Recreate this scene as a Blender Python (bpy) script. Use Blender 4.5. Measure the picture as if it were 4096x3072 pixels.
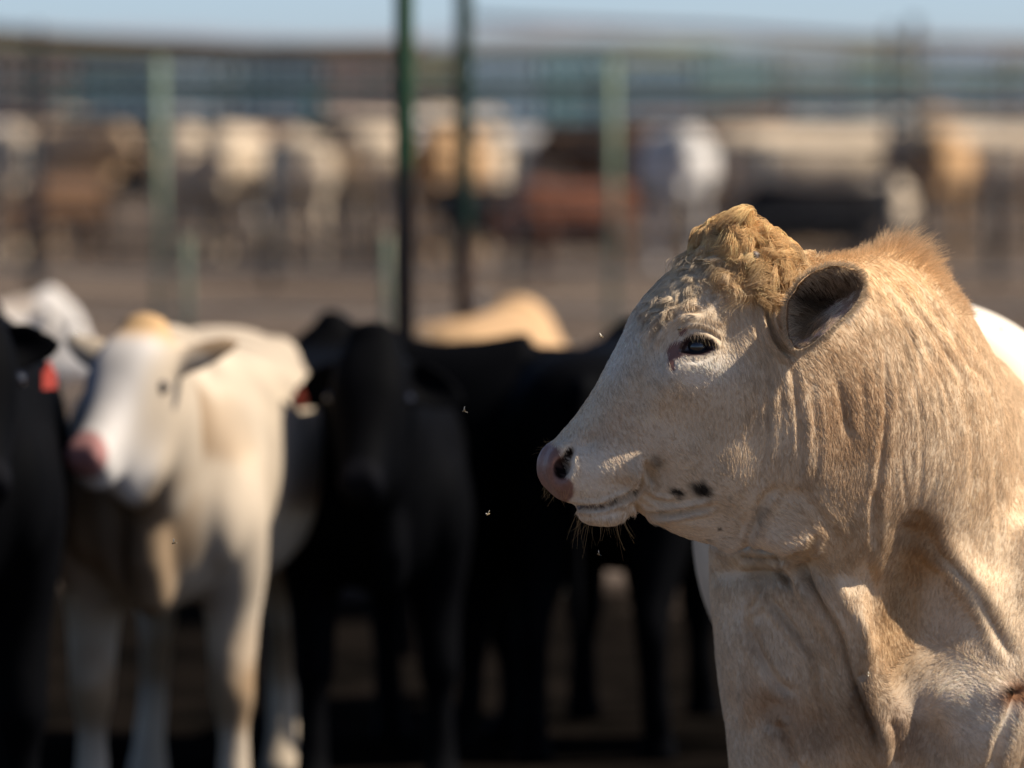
import bpy, math, random
import numpy as np
from mathutils import Vector, Matrix

for o in list(bpy.data.objects):
    bpy.data.objects.remove(o, do_unlink=True)
SC = bpy.context.scene
COL = SC.collection
R = math.radians
rng = np.random.default_rng(7)
random.seed(7)

# ---------------------------------------------------------------- camera
CAM_H, LENS, PITCH = 1.9, 200.0, math.atan(1236 / 22755.6)
FOC = 4096 * LENS / 36.0                       # focal length in photograph pixels
cam_d = bpy.data.cameras.new('camera')
cam_d.lens = LENS; cam_d.sensor_width = 36; cam_d.sensor_fit = 'HORIZONTAL'
cam_d.clip_start = 0.5; cam_d.clip_end = 6000
cam_d.dof.use_dof = True
cam_d.dof.focus_distance = 9.53
cam_d.dof.aperture_fstop = 2.8
cam = bpy.data.objects.new('camera', cam_d); COL.objects.link(cam)
cam.location = (0, 0, CAM_H)
cam.rotation_euler = (R(90) - PITCH, 0, 0)
SC.camera = cam

# ---------------------------------------------------------------- sky and sun
SUN_AZ, SUN_EL = R(92), R(46)                  # azimuth clockwise from the view direction
world = bpy.data.worlds.new('World'); SC.world = world
world.use_nodes = True
wn = world.node_tree.nodes; wl = world.node_tree.links
sky = wn.new('ShaderNodeTexSky'); sky.sky_type = 'NISHITA'; sky.sun_disc = False
sky.sun_elevation = SUN_EL; sky.sun_rotation = SUN_AZ
sky.altitude = 2000; sky.air_density = 0.55; sky.dust_density = 3.0; sky.ozone_density = 2.2
wn['Background'].inputs['Strength'].default_value = 0.095
wl.new(sky.outputs['Color'], wn['Background'].inputs['Color'])
sun_d = bpy.data.lights.new('sun', 'SUN'); sun_d.energy = 4.9; sun_d.angle = R(0.5)
sun_d.color = (1.0, 0.91, 0.78)
sun = bpy.data.objects.new('sun', sun_d); COL.objects.link(sun)
SUN = Vector((math.sin(SUN_AZ) * math.cos(SUN_EL), math.cos(SUN_AZ) * math.cos(SUN_EL), math.sin(SUN_EL)))
sun.rotation_euler = SUN.to_track_quat('Z', 'Y').to_euler()
sun.location = (30, -10, 40)
SC.view_settings.view_transform = 'Standard'; SC.view_settings.look = 'None'
SC.view_settings.exposure = 0.66; SC.view_settings.gamma = 1.0
SC.cycles.max_bounces = 6; SC.cycles.diffuse_bounces = 2; SC.cycles.glossy_bounces = 3; SC.cycles.transmission_bounces = 4
SC.cycles.use_denoising = True
SC.cycles.sample_clamp_indirect = 6.0

# ---------------------------------------------------------------- helpers
CP, SP = math.cos(PITCH), math.sin(PITCH)
def at(px, py, d):
    """world point seen at photograph pixel (px, py) at depth d along the optical axis"""
    a = (px - 2048) * d / FOC; b = (1536 - py) * d / FOC
    return np.array([a, d * CP + b * SP, CAM_H - d * SP + b * CP])
def proj(P):
    x = P[:, 0]; y = P[:, 1]; z = P[:, 2] - CAM_H
    d = y * CP - z * SP; b = y * SP + z * CP
    return 2048 + x * FOC / d, 1536 - b * FOC / d, d

def tag(o, label=None, cat=None, group=None, kind=None):
    if label: o['label'] = label
    if cat: o['category'] = cat
    if group: o['group'] = group
    if kind: o['kind'] = kind
    return o
def empty(name, loc, rz=0.0):
    o = bpy.data.objects.new(name, None); COL.objects.link(o)
    o.location = loc; o.rotation_euler = (0, 0, rz); o.empty_display_size = 0.2
    return o
def mesh_obj(name, V, F, mat, parent=None, smooth=True):
    me = bpy.data.meshes.new(name)
    me.from_pydata([tuple(map(float, v)) for v in V], [], [tuple(map(int, f)) for f in F])
    me.validate(); me.update()
    if smooth: me.shade_smooth()
    o = bpy.data.objects.new(name, me); COL.objects.link(o)
    if mat: me.materials.append(mat)
    if parent: o.parent = parent
    return o
class MB:
    """collects shapes for one mesh object"""
    def __init__(s): s.V = []; s.F = []
    def add(s, V, F):
        n = len(s.V); s.V += [tuple(v) for v in V]; s.F += [tuple(i + n for i in f) for f in F]; return s
    def box(s, x0, x1, y0, y1, z0, z1):
        return s.add([(x, y, z) for x in (x0, x1) for y in (y0, y1) for z in (z0, z1)],
                     [(0, 1, 3, 2), (4, 6, 7, 5), (0, 4, 5, 1), (2, 3, 7, 6), (0, 2, 6, 4), (1, 5, 7, 3)])
    def tube(s, pts, rad, n=10):
        V, F = tube_geo(pts, rad, n); return s.add(V, F)
    def build(s, name, mat, parent=None, smooth=False): return mesh_obj(name, s.V, s.F, mat, parent, smooth)
def tube_geo(pts, rad, n=10):
    pts = [np.array(p, float) for p in pts]; m = len(pts)
    rad = [rad] * m if np.isscalar(rad) else list(rad)
    V = []; F = []; up = np.array([0.31, 0.17, 0.93])
    t0 = pts[1] - pts[0]
    e1 = np.cross(t0, up); e1 /= np.linalg.norm(e1)
    for i in range(m):
        t = pts[min(i + 1, m - 1)] - pts[max(i - 1, 0)]; t = t / np.linalg.norm(t)
        e1 = e1 - t * e1.dot(t); e1 /= np.linalg.norm(e1); e2 = np.cross(t, e1)
        for k in range(n):
            a = 2 * math.pi * k / n
            V.append(pts[i] + rad[i] * (math.cos(a) * e1 + math.sin(a) * e2))
    for i in range(m - 1):
        for k in range(n):
            F.append((i * n + k, i * n + (k + 1) % n, (i + 1) * n + (k + 1) % n, (i + 1) * n + k))
    F.append(tuple(range(n - 1, -1, -1))); F.append(tuple((m - 1) * n + k for k in range(n)))
    return V, F
def smoothstep(a, b, x):
    t = np.clip((x - a) / (b - a), 0, 1); return t * t * (3 - 2 * t)
def unit(v):
    v = np.asarray(v, float); return v / (np.linalg.norm(v, axis=-1, keepdims=True) + 1e-12)
def _hash(ix, iy, iz, seed):
    h = (ix * 374761393 + iy * 668265263 + iz * 2147483647 + seed * 1274126177) & 0x7fffffff
    h = ((h ^ (h >> 13)) * 1274126177) & 0x7fffffff
    return ((h ^ (h >> 16)) & 0xffff) / 65535.0
def noise3(P, scale, seed=0):
    Q = P * scale; I = np.floor(Q).astype(np.int64); f = Q - I; f = f * f * (3 - 2 * f)
    out = 0
    for dx in (0, 1):
        for dy in (0, 1):
            for dz in (0, 1):
                w = (f[:, 0] if dx else 1 - f[:, 0]) * (f[:, 1] if dy else 1 - f[:, 1]) * (f[:, 2] if dz else 1 - f[:, 2])
                out = out + w * _hash(I[:, 0] + dx, I[:, 1] + dy, I[:, 2] + dz, seed)
    return out * 2 - 1

# ---------------------------------------------------------------- materials
def new_mat(name):
    m = bpy.data.materials.new(name); m.use_nodes = True
    return m, m.node_tree.nodes, m.node_tree.links, m.node_tree.nodes['Principled BSDF']
def mat_noise(name, c1, c2, scale=5.0, rough=0.8, spec=0.3, detail=6, bump=0.0, bscale=None, metal=0.0, lo=0.35, hi=0.65):
    m, n, l, b = new_mat(name)
    tc = n.new('ShaderNodeTexCoord'); nz = n.new('ShaderNodeTexNoise')
    nz.inputs['Scale'].default_value = scale; nz.inputs['Detail'].default_value = detail
    l.new(tc.outputs['Object'], nz.inputs['Vector'])
    cr = n.new('ShaderNodeValToRGB')
    cr.color_ramp.elements[0].position = lo; cr.color_ramp.elements[0].color = (*c1, 1)
    cr.color_ramp.elements[1].position = hi; cr.color_ramp.elements[1].color = (*c2, 1)
    l.new(nz.outputs['Fac'], cr.inputs['Fac']); l.new(cr.outputs['Color'], b.inputs['Base Color'])
    b.inputs['Roughness'].default_value = rough; b.inputs['Specular IOR Level'].default_value = spec
    b.inputs['Metallic'].default_value = metal
    if bump:
        n2 = n.new('ShaderNodeTexNoise'); n2.inputs['Scale'].default_value = bscale or scale * 6
        n2.inputs['Detail'].default_value = 5
        l.new(tc.outputs['Object'], n2.inputs['Vector'])
        bp = n.new('ShaderNodeBump'); bp.inputs['Strength'].default_value = bump
        bp.inputs['Distance'].default_value = 0.02
        l.new(n2.outputs['Fac'], bp.inputs['Height']); l.new(bp.outputs['Normal'], b.inputs['Normal'])
    return m
def mat_attr(name, rough=0.75, spec=0.25, attr='coat'):
    m, n, l, b = new_mat(name)
    a = n.new('ShaderNodeAttribute'); a.attribute_name = attr
    l.new(a.outputs['Color'], b.inputs['Base Color'])
    b.inputs['Roughness'].default_value = rough; b.inputs['Specular IOR Level'].default_value = spec
    return m

# ---------------------------------------------------------------- animal sculpting kit
def catmull(A, n):
    """resample rows of A (k, m) smoothly to n rows"""
    A = np.asarray(A, float); k = len(A)
    t = np.linspace(0, k - 1, n); i = np.clip(t.astype(int), 0, k - 2); f = (t - i)[:, None]
    p0 = A[np.maximum(i - 1, 0)]; p1 = A[i]; p2 = A[i + 1]; p3 = A[np.minimum(i + 2, k - 1)]
    return 0.5 * (2 * p1 + (p2 - p0) * f + (2 * p0 - 5 * p1 + 4 * p2 - p3) * f ** 2 + (3 * p1 - p0 - 3 * p2 + p3) * f ** 3)
def loft(secs, n=60, m=44):
    """secs rows: cx cy cz | ux uy uz (up) | sx sy sz (side) | top bottom side | e_top e_bot"""
    S = catmull(np.array(secs, float), n)
    a = np.linspace(0, 2 * np.pi, m, endpoint=False); ca, sa = np.cos(a), np.sin(a)
    V = []
    for r in S:
        c, u, s = r[0:3], unit(r[3:6]), r[6:9]
        s = unit(s - u * s.dot(u)); top, bot, sd, et, eb = r[9:14]
        e = np.where(sa >= 0, et, eb)
        x = np.sign(ca) * np.abs(ca) ** (2 / e) * sd
        y = np.sign(sa) * np.abs(sa) ** (2 / e) * np.where(sa >= 0, top, bot)
        V.append(c + np.outer(x, s) + np.outer(y, u))
    V = np.concatenate(V); F = []
    for i in range(n - 1):
        for k in range(m):
            F.append((i * m + k, i * m + (k + 1) % m, (i + 1) * m + (k + 1) % m, (i + 1) * m + k))
    b = len(V); V = np.vstack([V, V[:m].mean(0), V[-m:].mean(0)])
    for k in range(m):
        F.append((b, (k + 1) % m, k)); F.append((b + 1, (n - 1) * m + k, (n - 1) * m + (k + 1) % m))
    return V, F
def ellipsoid(c, ax, rot=None, n=14, m=20):
    V = []; F = []
    for i in range(n + 1):
        th = math.pi * i / n
        for k in range(m):
            ph = 2 * math.pi * k / m
            V.append((math.sin(th) * math.cos(ph), math.sin(th) * math.sin(ph), math.cos(th)))
    V = np.array(V) * np.array(ax)
    if rot is not None: V = V @ np.array(rot).T
    V = V + np.array(c)
    for i in range(n):
        for k in range(m):
            F.append((i * m + k, (i + 1) * m + k, (i + 1) * m + (k + 1) % m, i * m + (k + 1) % m))
    return V, F
def remesh(parts, voxel):
    """union of closed shapes as one continuous surface"""
    mb = MB()
    for V, F in parts: mb.add(V, F)
    me = bpy.data.meshes.new('tmp'); me.from_pydata([tuple(map(float, v)) for v in mb.V], [], mb.F); me.update()
    o = bpy.data.objects.new('tmp', me); COL.objects.link(o)
    md = o.modifiers.new('r', 'REMESH'); md.mode = 'VOXEL'; md.voxel_size = voxel
    dg = bpy.context.evaluated_depsgraph_get(); ev = o.evaluated_get(dg); em = ev.to_mesh()
    V = np.empty(len(em.vertices) * 3); em.vertices.foreach_get('co', V); V = V.reshape(-1, 3)
    ls = np.empty(len(em.polygons), int); em.polygons.foreach_get('loop_total', ls)
    vi = np.empty(len(em.loops), int); em.loops.foreach_get('vertex_index', vi)
    ev.to_mesh_clear(); bpy.data.objects.remove(o, do_unlink=True); bpy.data.meshes.remove(me)
    assert (ls == 4).all()
    F = vi.reshape(-1, 4)
    return biggest(V, F)
def biggest(V, F):
    """keep the largest connected shell"""
    lab = np.arange(len(V))
    while True:
        mn = lab[F].min(1); new = lab.copy()
        for k in range(4): np.minimum.at(new, F[:, k], mn)
        new = new[new]
        if (new == lab).all(): break
        lab = new
    ids, cnt = np.unique(lab, return_counts=True)
    keep = lab == ids[cnt.argmax()]
    if keep.all(): return V, F
    mp = np.cumsum(keep) - 1
    return V[keep], mp[F[keep[F].all(1)]]
def edges_of(F):
    E = np.concatenate([F[:, [0, 1]], F[:, [1, 2]], F[:, [2, 3]], F[:, [3, 0]]])
    return np.unique(np.sort(E, 1), axis=0)
def lap_smooth(V, E, it, lam=0.5, w=None, taubin=True):
    n = len(V); deg = np.bincount(E.ravel(), minlength=n).astype(float); deg[deg == 0] = 1
    V = V.copy()
    for k in range(it):
        for s in ((lam, -lam * 1.03) if taubin else (lam,)):
            A = np.stack([np.bincount(E[:, 0], V[E[:, 1], j], n) + np.bincount(E[:, 1], V[E[:, 0], j], n) for j in range(3)], 1) / deg[:, None]
            d = (A - V) * s
            V += d if w is None else d * w[:, None]
    return V
def normals(V, F):
    fn = np.cross(V[F[:, 2]] - V[F[:, 0]], V[F[:, 3]] - V[F[:, 1]])
    N = np.stack([sum(np.bincount(F[:, k], fn[:, j], len(V)) for k in range(4)) for j in range(3)], 1)
    return unit(N)
def poly_dist(px, py, poly):
    """distance to a polyline and the running fraction of the nearest point on it"""
    P = catmull(np.array(poly, float), max(2, 6 * (len(poly) - 1))) if len(poly) > 2 else np.array(poly, float)
    L = np.r_[0, np.cumsum(np.linalg.norm(np.diff(P, axis=0), axis=1))]
    best = np.full(len(px), 1e9); tt = np.zeros(len(px)); side = np.zeros(len(px))
    for i in range(len(P) - 1):
        a = P[i]; b = P[i + 1]; ab = b - a; q = ab.dot(ab) + 1e-9
        t = np.clip(((px - a[0]) * ab[0] + (py - a[1]) * ab[1]) / q, 0, 1)
        dx = px - a[0] - t * ab[0]; dy = py - a[1] - t * ab[1]; d = np.hypot(dx, dy)
        m = d < best; best[m] = d[m]; tt[m] = (L[i] + t[m] * (L[i + 1] - L[i])) / L[-1]
        side[m] = np.sign(ab[0] * dy[m] - ab[1] * dx[m])
    return best, tt, side
# ---------------------------------------------------------------- cattle
# head space: u forward along the face (horizontal), v up, w towards the animal's left; origin at eye height on the midline
HK = 0.00042
HY = R(14)
def hu(px): return (2740 - px) * HK / math.cos(HY)
def hv(py): return (1383 - py) * HK
HEAD_SECS = [  # dorsal px, ventral px, half width, centre fraction from dorsal, e_top, e_bot
    (3200, 1060, 3170, 1930, .085, .45, 2.2, 2.0),
    (3080, 940, 3080, 2140, .100, .42, 2.2, 1.9),
    (2965, 918, 2965, 2205, .108, .40, 2.3, 1.8),
    (2848, 985, 2850, 2190, .114, .38, 2.5, 1.7),
    (2712, 1075, 2740, 2160, .113, .38, 2.7, 1.7),
    (2582, 1202, 2640, 2110, .103, .40, 2.6, 1.8),
    (2488, 1358, 2575, 2065, .086, .44, 2.4, 2.0),
    (2398, 1524, 2510, 2022, .073, .46, 2.3, 2.2),
    (2310, 1652, 2455, 2008, .068, .48, 2.3, 2.4),
    (2246, 1726, 2405, 2008, .067, .50, 2.3, 2.5),
    (2200, 1790, 2330, 2012, .064, .50, 2.3, 2.4),
    (2178, 1860, 2258, 2005, .054, .50, 2.2, 2.2),
    (2180, 1915, 2220, 1988, .036, .50, 2.0, 2.0)]
def head_parts(slim=1.0):
    """closed shapes of a head in head space"""
    rows = []
    for dx, dy, vx, vy, hw, f, et, eb in HEAD_SECS:
        D = np.array([hu(dx), 0, hv(dy)]); Vv = np.array([hu(vx), 0, hv(vy)])
        c = D + (Vv - D) * f; L = np.linalg.norm(Vv - D)
        rows.append(np.r_[c, unit(D - Vv), (0, 1, 0), L * f, L * (1 - f), hw * slim, et, eb])
    parts = [loft(rows, 150, 72)]
    def el(px, py, w, rx, rv, rw, ang=0):
        ca, sa = math.cos(ang), math.sin(ang)
        rot = [[ca, 0, -sa], [0, 1, 0], [sa, 0, ca]]
        for s in ((1, -1) if w else (1,)):
            parts.append(ellipsoid((hu(px), w * s, hv(py)), (rx, rw, rv), rot))
    el(2790, 1330, .066, .065, .055, .046)          # brow over the eye
    el(2890, 1740, .042, .125, .135, .056, .3)      # cheek muscle
    el(2960, 985, 0, .055, .040, .075)              # poll
    el(2248, 1868, .033, .038, .046, .034)          # nostril wings
    el(2420, 2040, 0, .050, .026, .050, -.15)       # chin and lower lip
    el(2380, 1950, .030, .070, .035, .036, .1)      # upper lip
    return parts
def ear_part(side, tip=(-0.08, .16, .02), wid=.062, base=(-.125, .085, .045), thick=.024, cupk=.75, fdir=(.75, .55, .05)):
    """cupped ear leaf with thickness, in head space"""
    b = np.array(base, float); t = np.array(tip, float); ax = unit(t); L = np.linalg.norm(t)
    fwd = np.array(fdir, float); fwd = unit(fwd - ax * fwd.dot(ax)); up = np.cross(fwd, ax); up *= np.sign(up[2])
    n, m = 14, 13; V = []; F = []
    for layer in (0, 1):
        for i in range(n):
            s = i / (n - 1)
            hw = wid * (math.sin(math.pi * min(1, (.16 + .84 * s)) ** .85) ** .75 + 0.05)
            for k in range(m):
                q = -1 + 2 * k / (m - 1)
                cup = cupk * hw * (1 - q * q) * (1 - .55 * s) + (thick if layer else 0)
                V.append(b + ax * L * s + up * hw * q - fwd * cup)
    for i in range(n - 1):
        for k in range(m - 1):
            a = i * m + k
            F.append((a, a + 1, a + m + 1, a + m)); a2 = a + n * m
            F.append((a2, a2 + m, a2 + m + 1, a2 + 1))
    rim = [k for k in range(m)] + [i * m + m - 1 for i in range(1, n)] + [(n - 1) * m + k for k in range(m - 2, -1, -1)] + [i * m for i in range(n - 2, 0, -1)]
    for i in range(len(rim)):
        a, c = rim[i], rim[(i + 1) % len(rim)]
        F.append((a, a + n * m, c + n * m, c))
    V = np.array(V); V[:, 1] *= side
    if side < 0: F = [f[::-1] for f in F]
    return V, F
def head_matrix(pos, yaw, pitch=0.0, roll=0.0):
    """columns: where u, w(left), v go; yaw about up from +x, pitch lowers the muzzle"""
    M = Matrix.Rotation(yaw, 3, 'Z') @ Matrix.Rotation(pitch, 3, 'Y') @ Matrix.Rotation(roll, 3, 'X')
    return np.array(M), np.array(pos, float)
TORSO = [  # x, top, bottom, half width, e_top, e_bot
    (.80, 1.18, .86, .11, 2, 2), (.74, 1.28, .74, .19, 2, 1.9), (.62, 1.34, .68, .255, 2, 1.9), (.40, 1.45, .66, .31, 1.8, 2.0),
    (.10, 1.46, .65, .355, 2, 2.1), (-.25, 1.43, .63, .41, 2.2, 2.1), (-.60, 1.44, .67, .40, 2.3, 2.1),
    (-.92, 1.45, .78, .33, 2.3, 2), (-1.12, 1.41, .92, .25, 2.2, 2), (-1.20, 1.33, 1.02, .15, 2, 2)]
def leg_parts(front, x, y, spread=0.0, stride=0.0, k=1.0):
    s = 1 if y > 0 else -1
    if front:
        pts = [(x - .02, y * .82, 1.12, .16, .11), (x + .03, y * .95, .95, .15, .105), (x, y, .78, .115, .088), (x - .01, y, .62, .075, .066),
               (x + .015 + stride * .4, y, .45, .060, .056), (x + .015 + stride * .5, y, .40, .058, .056), (x + stride * .7, y, .30, .040, .038),
               (x + stride * .9, y, .17, .042, .042), (x + .02 + stride, y, .09, .040, .045), (x + .05 + stride, y, .03, .058, .055), (x + .05 + stride, y, .0, .060, .057)]
    else:
        pts = [(x + .05, y * .75, 1.10, .26, .13), (x + .05, y * .9, .95, .25, .13), (x + .04, y, .78, .17, .105), (x - .03, y, .62, .10, .07),
               (x - .12 + stride * .4, y, .52, .065, .052), (x - .14 + stride * .5, y, .44, .055, .046), (x - .10 + stride * .6, y, .30, .042, .040),
               (x - .07 + stride * .9, y, .16, .042, .042), (x - .04 + stride, y, .09, .040, .045), (x - .02 + stride, y, .03, .056, .055), (x - .02 + stride, y, .0, .058, .057)]
    rows = [np.r_[p[0], p[1] + spread * s * (1.1 - p[2]), p[2], 1, 0, 0, 0, 1, 0, p[3] * k, p[3] * k, p[4] * k, 2.1, 2.1] for p in pts]
    return loft(rows, 46, 20)
def cow_parts(head_pos=(1.18, 0, 1.30), yaw=0.0, pitch=0.0, scale_w=1.0, strides=(0, 0, 0, 0), ears=True, tail=True, neck_sag=0.0, neck_rows=None, ear_kw=None, legk=1.0, head_scale=1.0):
    """closed shapes of a whole animal: x forward, y left, z up, ground at 0"""
    parts = []
    rows = [np.r_[x, 0, (t + b) / 2, 0, 0, 1, 0, 1, 0, (t - b) / 2, (t - b) / 2, hw * scale_w, et, eb] for x, t, b, hw, et, eb in TORSO]
    parts.append(loft(rows, 120, 64))
    M, p0 = head_matrix(head_pos, yaw, pitch); M = M * head_scale
    H = lambda V: V @ M.T + p0
    for V, F in head_parts(): parts.append((H(V), F))
    if ears:
        for s in (1, -1):
            V, F = ear_part(s, **(ear_kw or {})); parts.append((H(V), F))
    if neck_rows is None:
        hb = H(np.array([[-.02, 0, -.12], [-.16, 0, -.06]]))
        pts = [np.array([.30, 0, 1.16]), np.array([.56, 0, 1.16]), hb[1] * .5 + np.array([.62, 0, 1.14]) * .5, hb[1], hb[0]]
        hh = [.36, .33, .27, .21, .17]; ww = [.22, .20, .155, .115, .085]
        neck_rows = []
        for i, p in enumerate(pts):
            t = unit(pts[min(i + 1, 4)] - pts[max(i - 1, 0)])
            side = unit(np.cross((0, 0, 1), t)); up = np.cross(t, side)
            neck_rows.append(np.r_[p, up, side, hh[i], hh[i] * 1.05, ww[i], 1.9, 1.8])
        parts.append(tube_geo([hb[0] + (0, 0, -.12), hb[1] * .35 + np.array([.80, 0, .95]) * .65, (.82, 0, .84), (.76, 0, .74), (.62, 0, .70)], [.035, .05, .065, .07, .06], 14))
        for s_ in (1, -1):
            parts.append(ellipsoid((.60, .185 * s_, .98), (.15, .10, .19))); parts.append(ellipsoid((-.78, .20 * s_, 1.34), (.10, .09, .09)))
    parts.append(loft(neck_rows, 110, 64))
    fl, fr, bl, br = strides
    parts += [leg_parts(True, .46, .20, .02, fl, legk), leg_parts(True, .46, -.20, .02, fr, legk), leg_parts(False, -.85, .19, .02, bl, legk), leg_parts(False, -.85, -.19, .02, br, legk)]
    if tail:
        parts.append(tube_geo([(-1.10, 0, 1.36), (-1.22, 0, 1.34), (-1.27, .01, 1.15), (-1.27, .02, .85), (-1.26, .02, .62), (-1.26, .02, .45)], [.035, .032, .026, .02, .03, .012], 10))
    return parts, (M, p0)

# ---------------------------------------------------------------- the near tan steer
ROOT = np.array([0.735, 10.62, 0.0])
BODY_YAW = R(-90) - R(4.5)                       # faces the camera, a touch to the photograph's left
cb, sb = math.cos(BODY_YAW), math.sin(BODY_YAW)
RB = np.array([[cb, -sb, 0], [sb, cb, 0], [0, 0, 1]])
def to_cow(P): return (np.asarray(P) - ROOT) @ RB            # world to animal space
D_HEAD = 9.62
HPOS_W = at(2740, 1383, D_HEAD)
head_yaw_world = R(180) + HY                      # muzzle to the photograph's left, a little towards the camera
def main_cow():
    s1 = 1.06
    yaw = head_yaw_world - BODY_YAW
    nk = []
    # neck: px, py of the centre, depth, half height (m) up / down, half thickness, heading (world xy)
    for px, py, d, up, dn, hw, hd, et in [
        (2990, 1560, 9.66, .20, .24, .10, (-1, -.12), 1.9), (3200, 1600, 9.70, .245, .275, .135, (-1, -.25), 1.9), (3400, 1650, 9.80, .280, .30, .165, (-.85, -.5), 1.9),
        (3540, 1740, 9.93, .332, .34, .20, (-.6, -.8), 1.8), (3590, 1880, 10.12, .350, .36, .235, (-.25, -1), 1.65), (3620, 2000, 10.40, .34, .34, .25, (0, -1), 1.6)]:
        c = at(px, py, d); t = unit(np.array([hd[0], hd[1], .10])); side = unit(np.cross((0, 0, 1), t)); u = np.cross(t, side)
        nk.append(np.r_[to_cow(c), u @ RB, side @ RB, up, dn, hw, et, 1.9])
    parts, HM = cow_parts(tuple(to_cow(HPOS_W)), yaw, 0.0, 1.0, (0, 0, 0, 0), ears=False, neck_rows=nk)
    return parts, HM
parts, HM_c = main_cow()
parts = [(np.asarray(V) @ RB.T + ROOT, F) for V, F in parts]
EAR_RIM = [(3183, 1157, 9.475), (3201, 1125, 9.46), (3255, 1085, 9.44), (3323, 1064, 9.43), (3386, 1067, 9.43), (3432, 1089, 9.435), (3452, 1134, 9.44), (3436, 1189, 9.43),
           (3405, 1234, 9.42), (3346, 1293, 9.405), (3287, 1342, 9.40), (3233, 1383, 9.415), (3183, 1395, 9.44), (3151, 1342, 9.47), (3142, 1275, 9.485), (3150, 1207, 9.485)]
def ear_bowl():
    rim = np.array(EAR_RIM, float); k = len(rim)
    rim = catmull(np.vstack([rim, rim[:1]]), 4 * k + 1)[:-1]; m = len(rim)
    c = np.array([3262, 1222, 9.50]); V = []; F = []; n = 9
    for layer in (0, 1):
        for i in range(n):
            r = 1 - i / n
            for q in rim:
                p = c + (q - c) * r
                dep = c[2] + (q[2] - c[2]) * (r ** 2.2)
                if layer == 1:
                    dep += .015 * (1 + .5 * (1 - r)); p = c + (q - c) * (r * 1.0 + .03)
                V.append(at(p[0], p[1], dep))
        V.append(at(c[0], c[1], c[2] + (.018 if layer else 0)))
    L = n * m + 1
    for layer in (0, 1):
        o = layer * L
        for i in range(n - 1):
            for j in range(m):
                f = (o + i * m + j, o + i * m + (j + 1) % m, o + (i + 1) * m + (j + 1) % m, o + (i + 1) * m + j)
                F.append(f if layer == 0 else f[::-1])
        for j in range(m):
            f = (o + (n - 1) * m + j, o + (n - 1) * m + (j + 1) % m, o + L - 1); F.append(f if layer == 0 else f[::-1])
    for j in range(m):
        F.append((j, L + j, L + (j + 1) % m, (j + 1) % m))
    return np.array(V), F
def stem(pts, r, n=14):                              # px, py, depth
    return tube_geo([at(*p) for p in pts], r, n)
parts.append(ear_bowl())
parts.append(stem([(3270, 1240, 9.515), (3235, 1262, 9.55), (3190, 1275, 9.62)], [.034, .042, .05]))
ev, ef = ear_part(-1, tip=(-.12, .07, -.03)); Mw = RB @ HM_c[0]
parts.append((ev @ Mw.T + HPOS_W, ef))
# dewlap, brisket and chest masses of the near animal (px, py, depth, radius)
def mass(rows, n=40, m=28):
    pts = catmull(np.array([np.r_[at(a, b, c), r] for a, b, c, r in rows]), n)
    parts.append(tube_geo(pts[:, :3], pts[:, 3], m))
mass([(3150, 2050, 9.76, .04), (3230, 2200, 9.78, .055), (3320, 2360, 9.79, .06), (3410, 2560, 9.82, .06), (3470, 2760, 9.845, .062), (3520, 2920, 9.87, .06), (3545, 3030, 9.89, .048), (3550, 3120, 9.93, .04)])
mass([(3300, 2100, 9.92, .16), (3420, 2350, 9.97, .19), (3480, 2600, 10.01, .20), (3520, 2800, 10.02, .18), (3540, 2950, 10.02, .14)])
mass([(3130, 2100, 9.95, .13), (3165, 2350, 9.99, .145), (3200, 2650, 9.99, .14), (3260, 2900, 9.98, .12), (3300, 3100, 9.98, .10)])           # right half of the chest
mass([(3070, 2150, 10.14, .10), (3095, 2400, 10.12, .11), (3110, 2650, 10.07, .11), (3125, 2900, 10.03, .10), (3130, 3250, 10.03, .09)])      # right shoulder
mass([(3800, 2300, 9.98, .14), (3760, 2600, 9.97, .13), (3740, 2850, 9.95, .10), (3740, 3000, 9.97, .08)])
mass([(4060, 2150, 10.06, .14), (4010, 2500, 10.02, .14), (3930, 2800, 9.94, .11), (3860, 3000, 9.95, .10), (3850, 3250, 10.0, .08)])      # left shoulder
mass([(2990, 2075, 9.65, .028), (3070, 2128, 9.65, .034), (3150, 2138, 9.655, .036), (3240, 2118, 9.665, .036), (3330, 2060, 9.69, .03)], 20)                                                    # throat pouch

V, F = remesh(parts, .0072)
E = edges_of(F)
px, py, dd = proj(V)
# soften the joins: strong on neck, chest and shoulders, light on the face
kface = smoothstep(3080, 2960, px) * smoothstep(2240, 2180, py) * (dd < 9.95)
kear = ((px > 3120) & (px < 3480) & (py > 1040) & (py < 1420) & (dd < 9.545)).astype(float)
V = lap_smooth(V, E, 26, .6, np.clip(1 - .93 * kface - .93 * kear, 0, 1), taubin=False)
V = lap_smooth(V, E, 3, .5)
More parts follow.
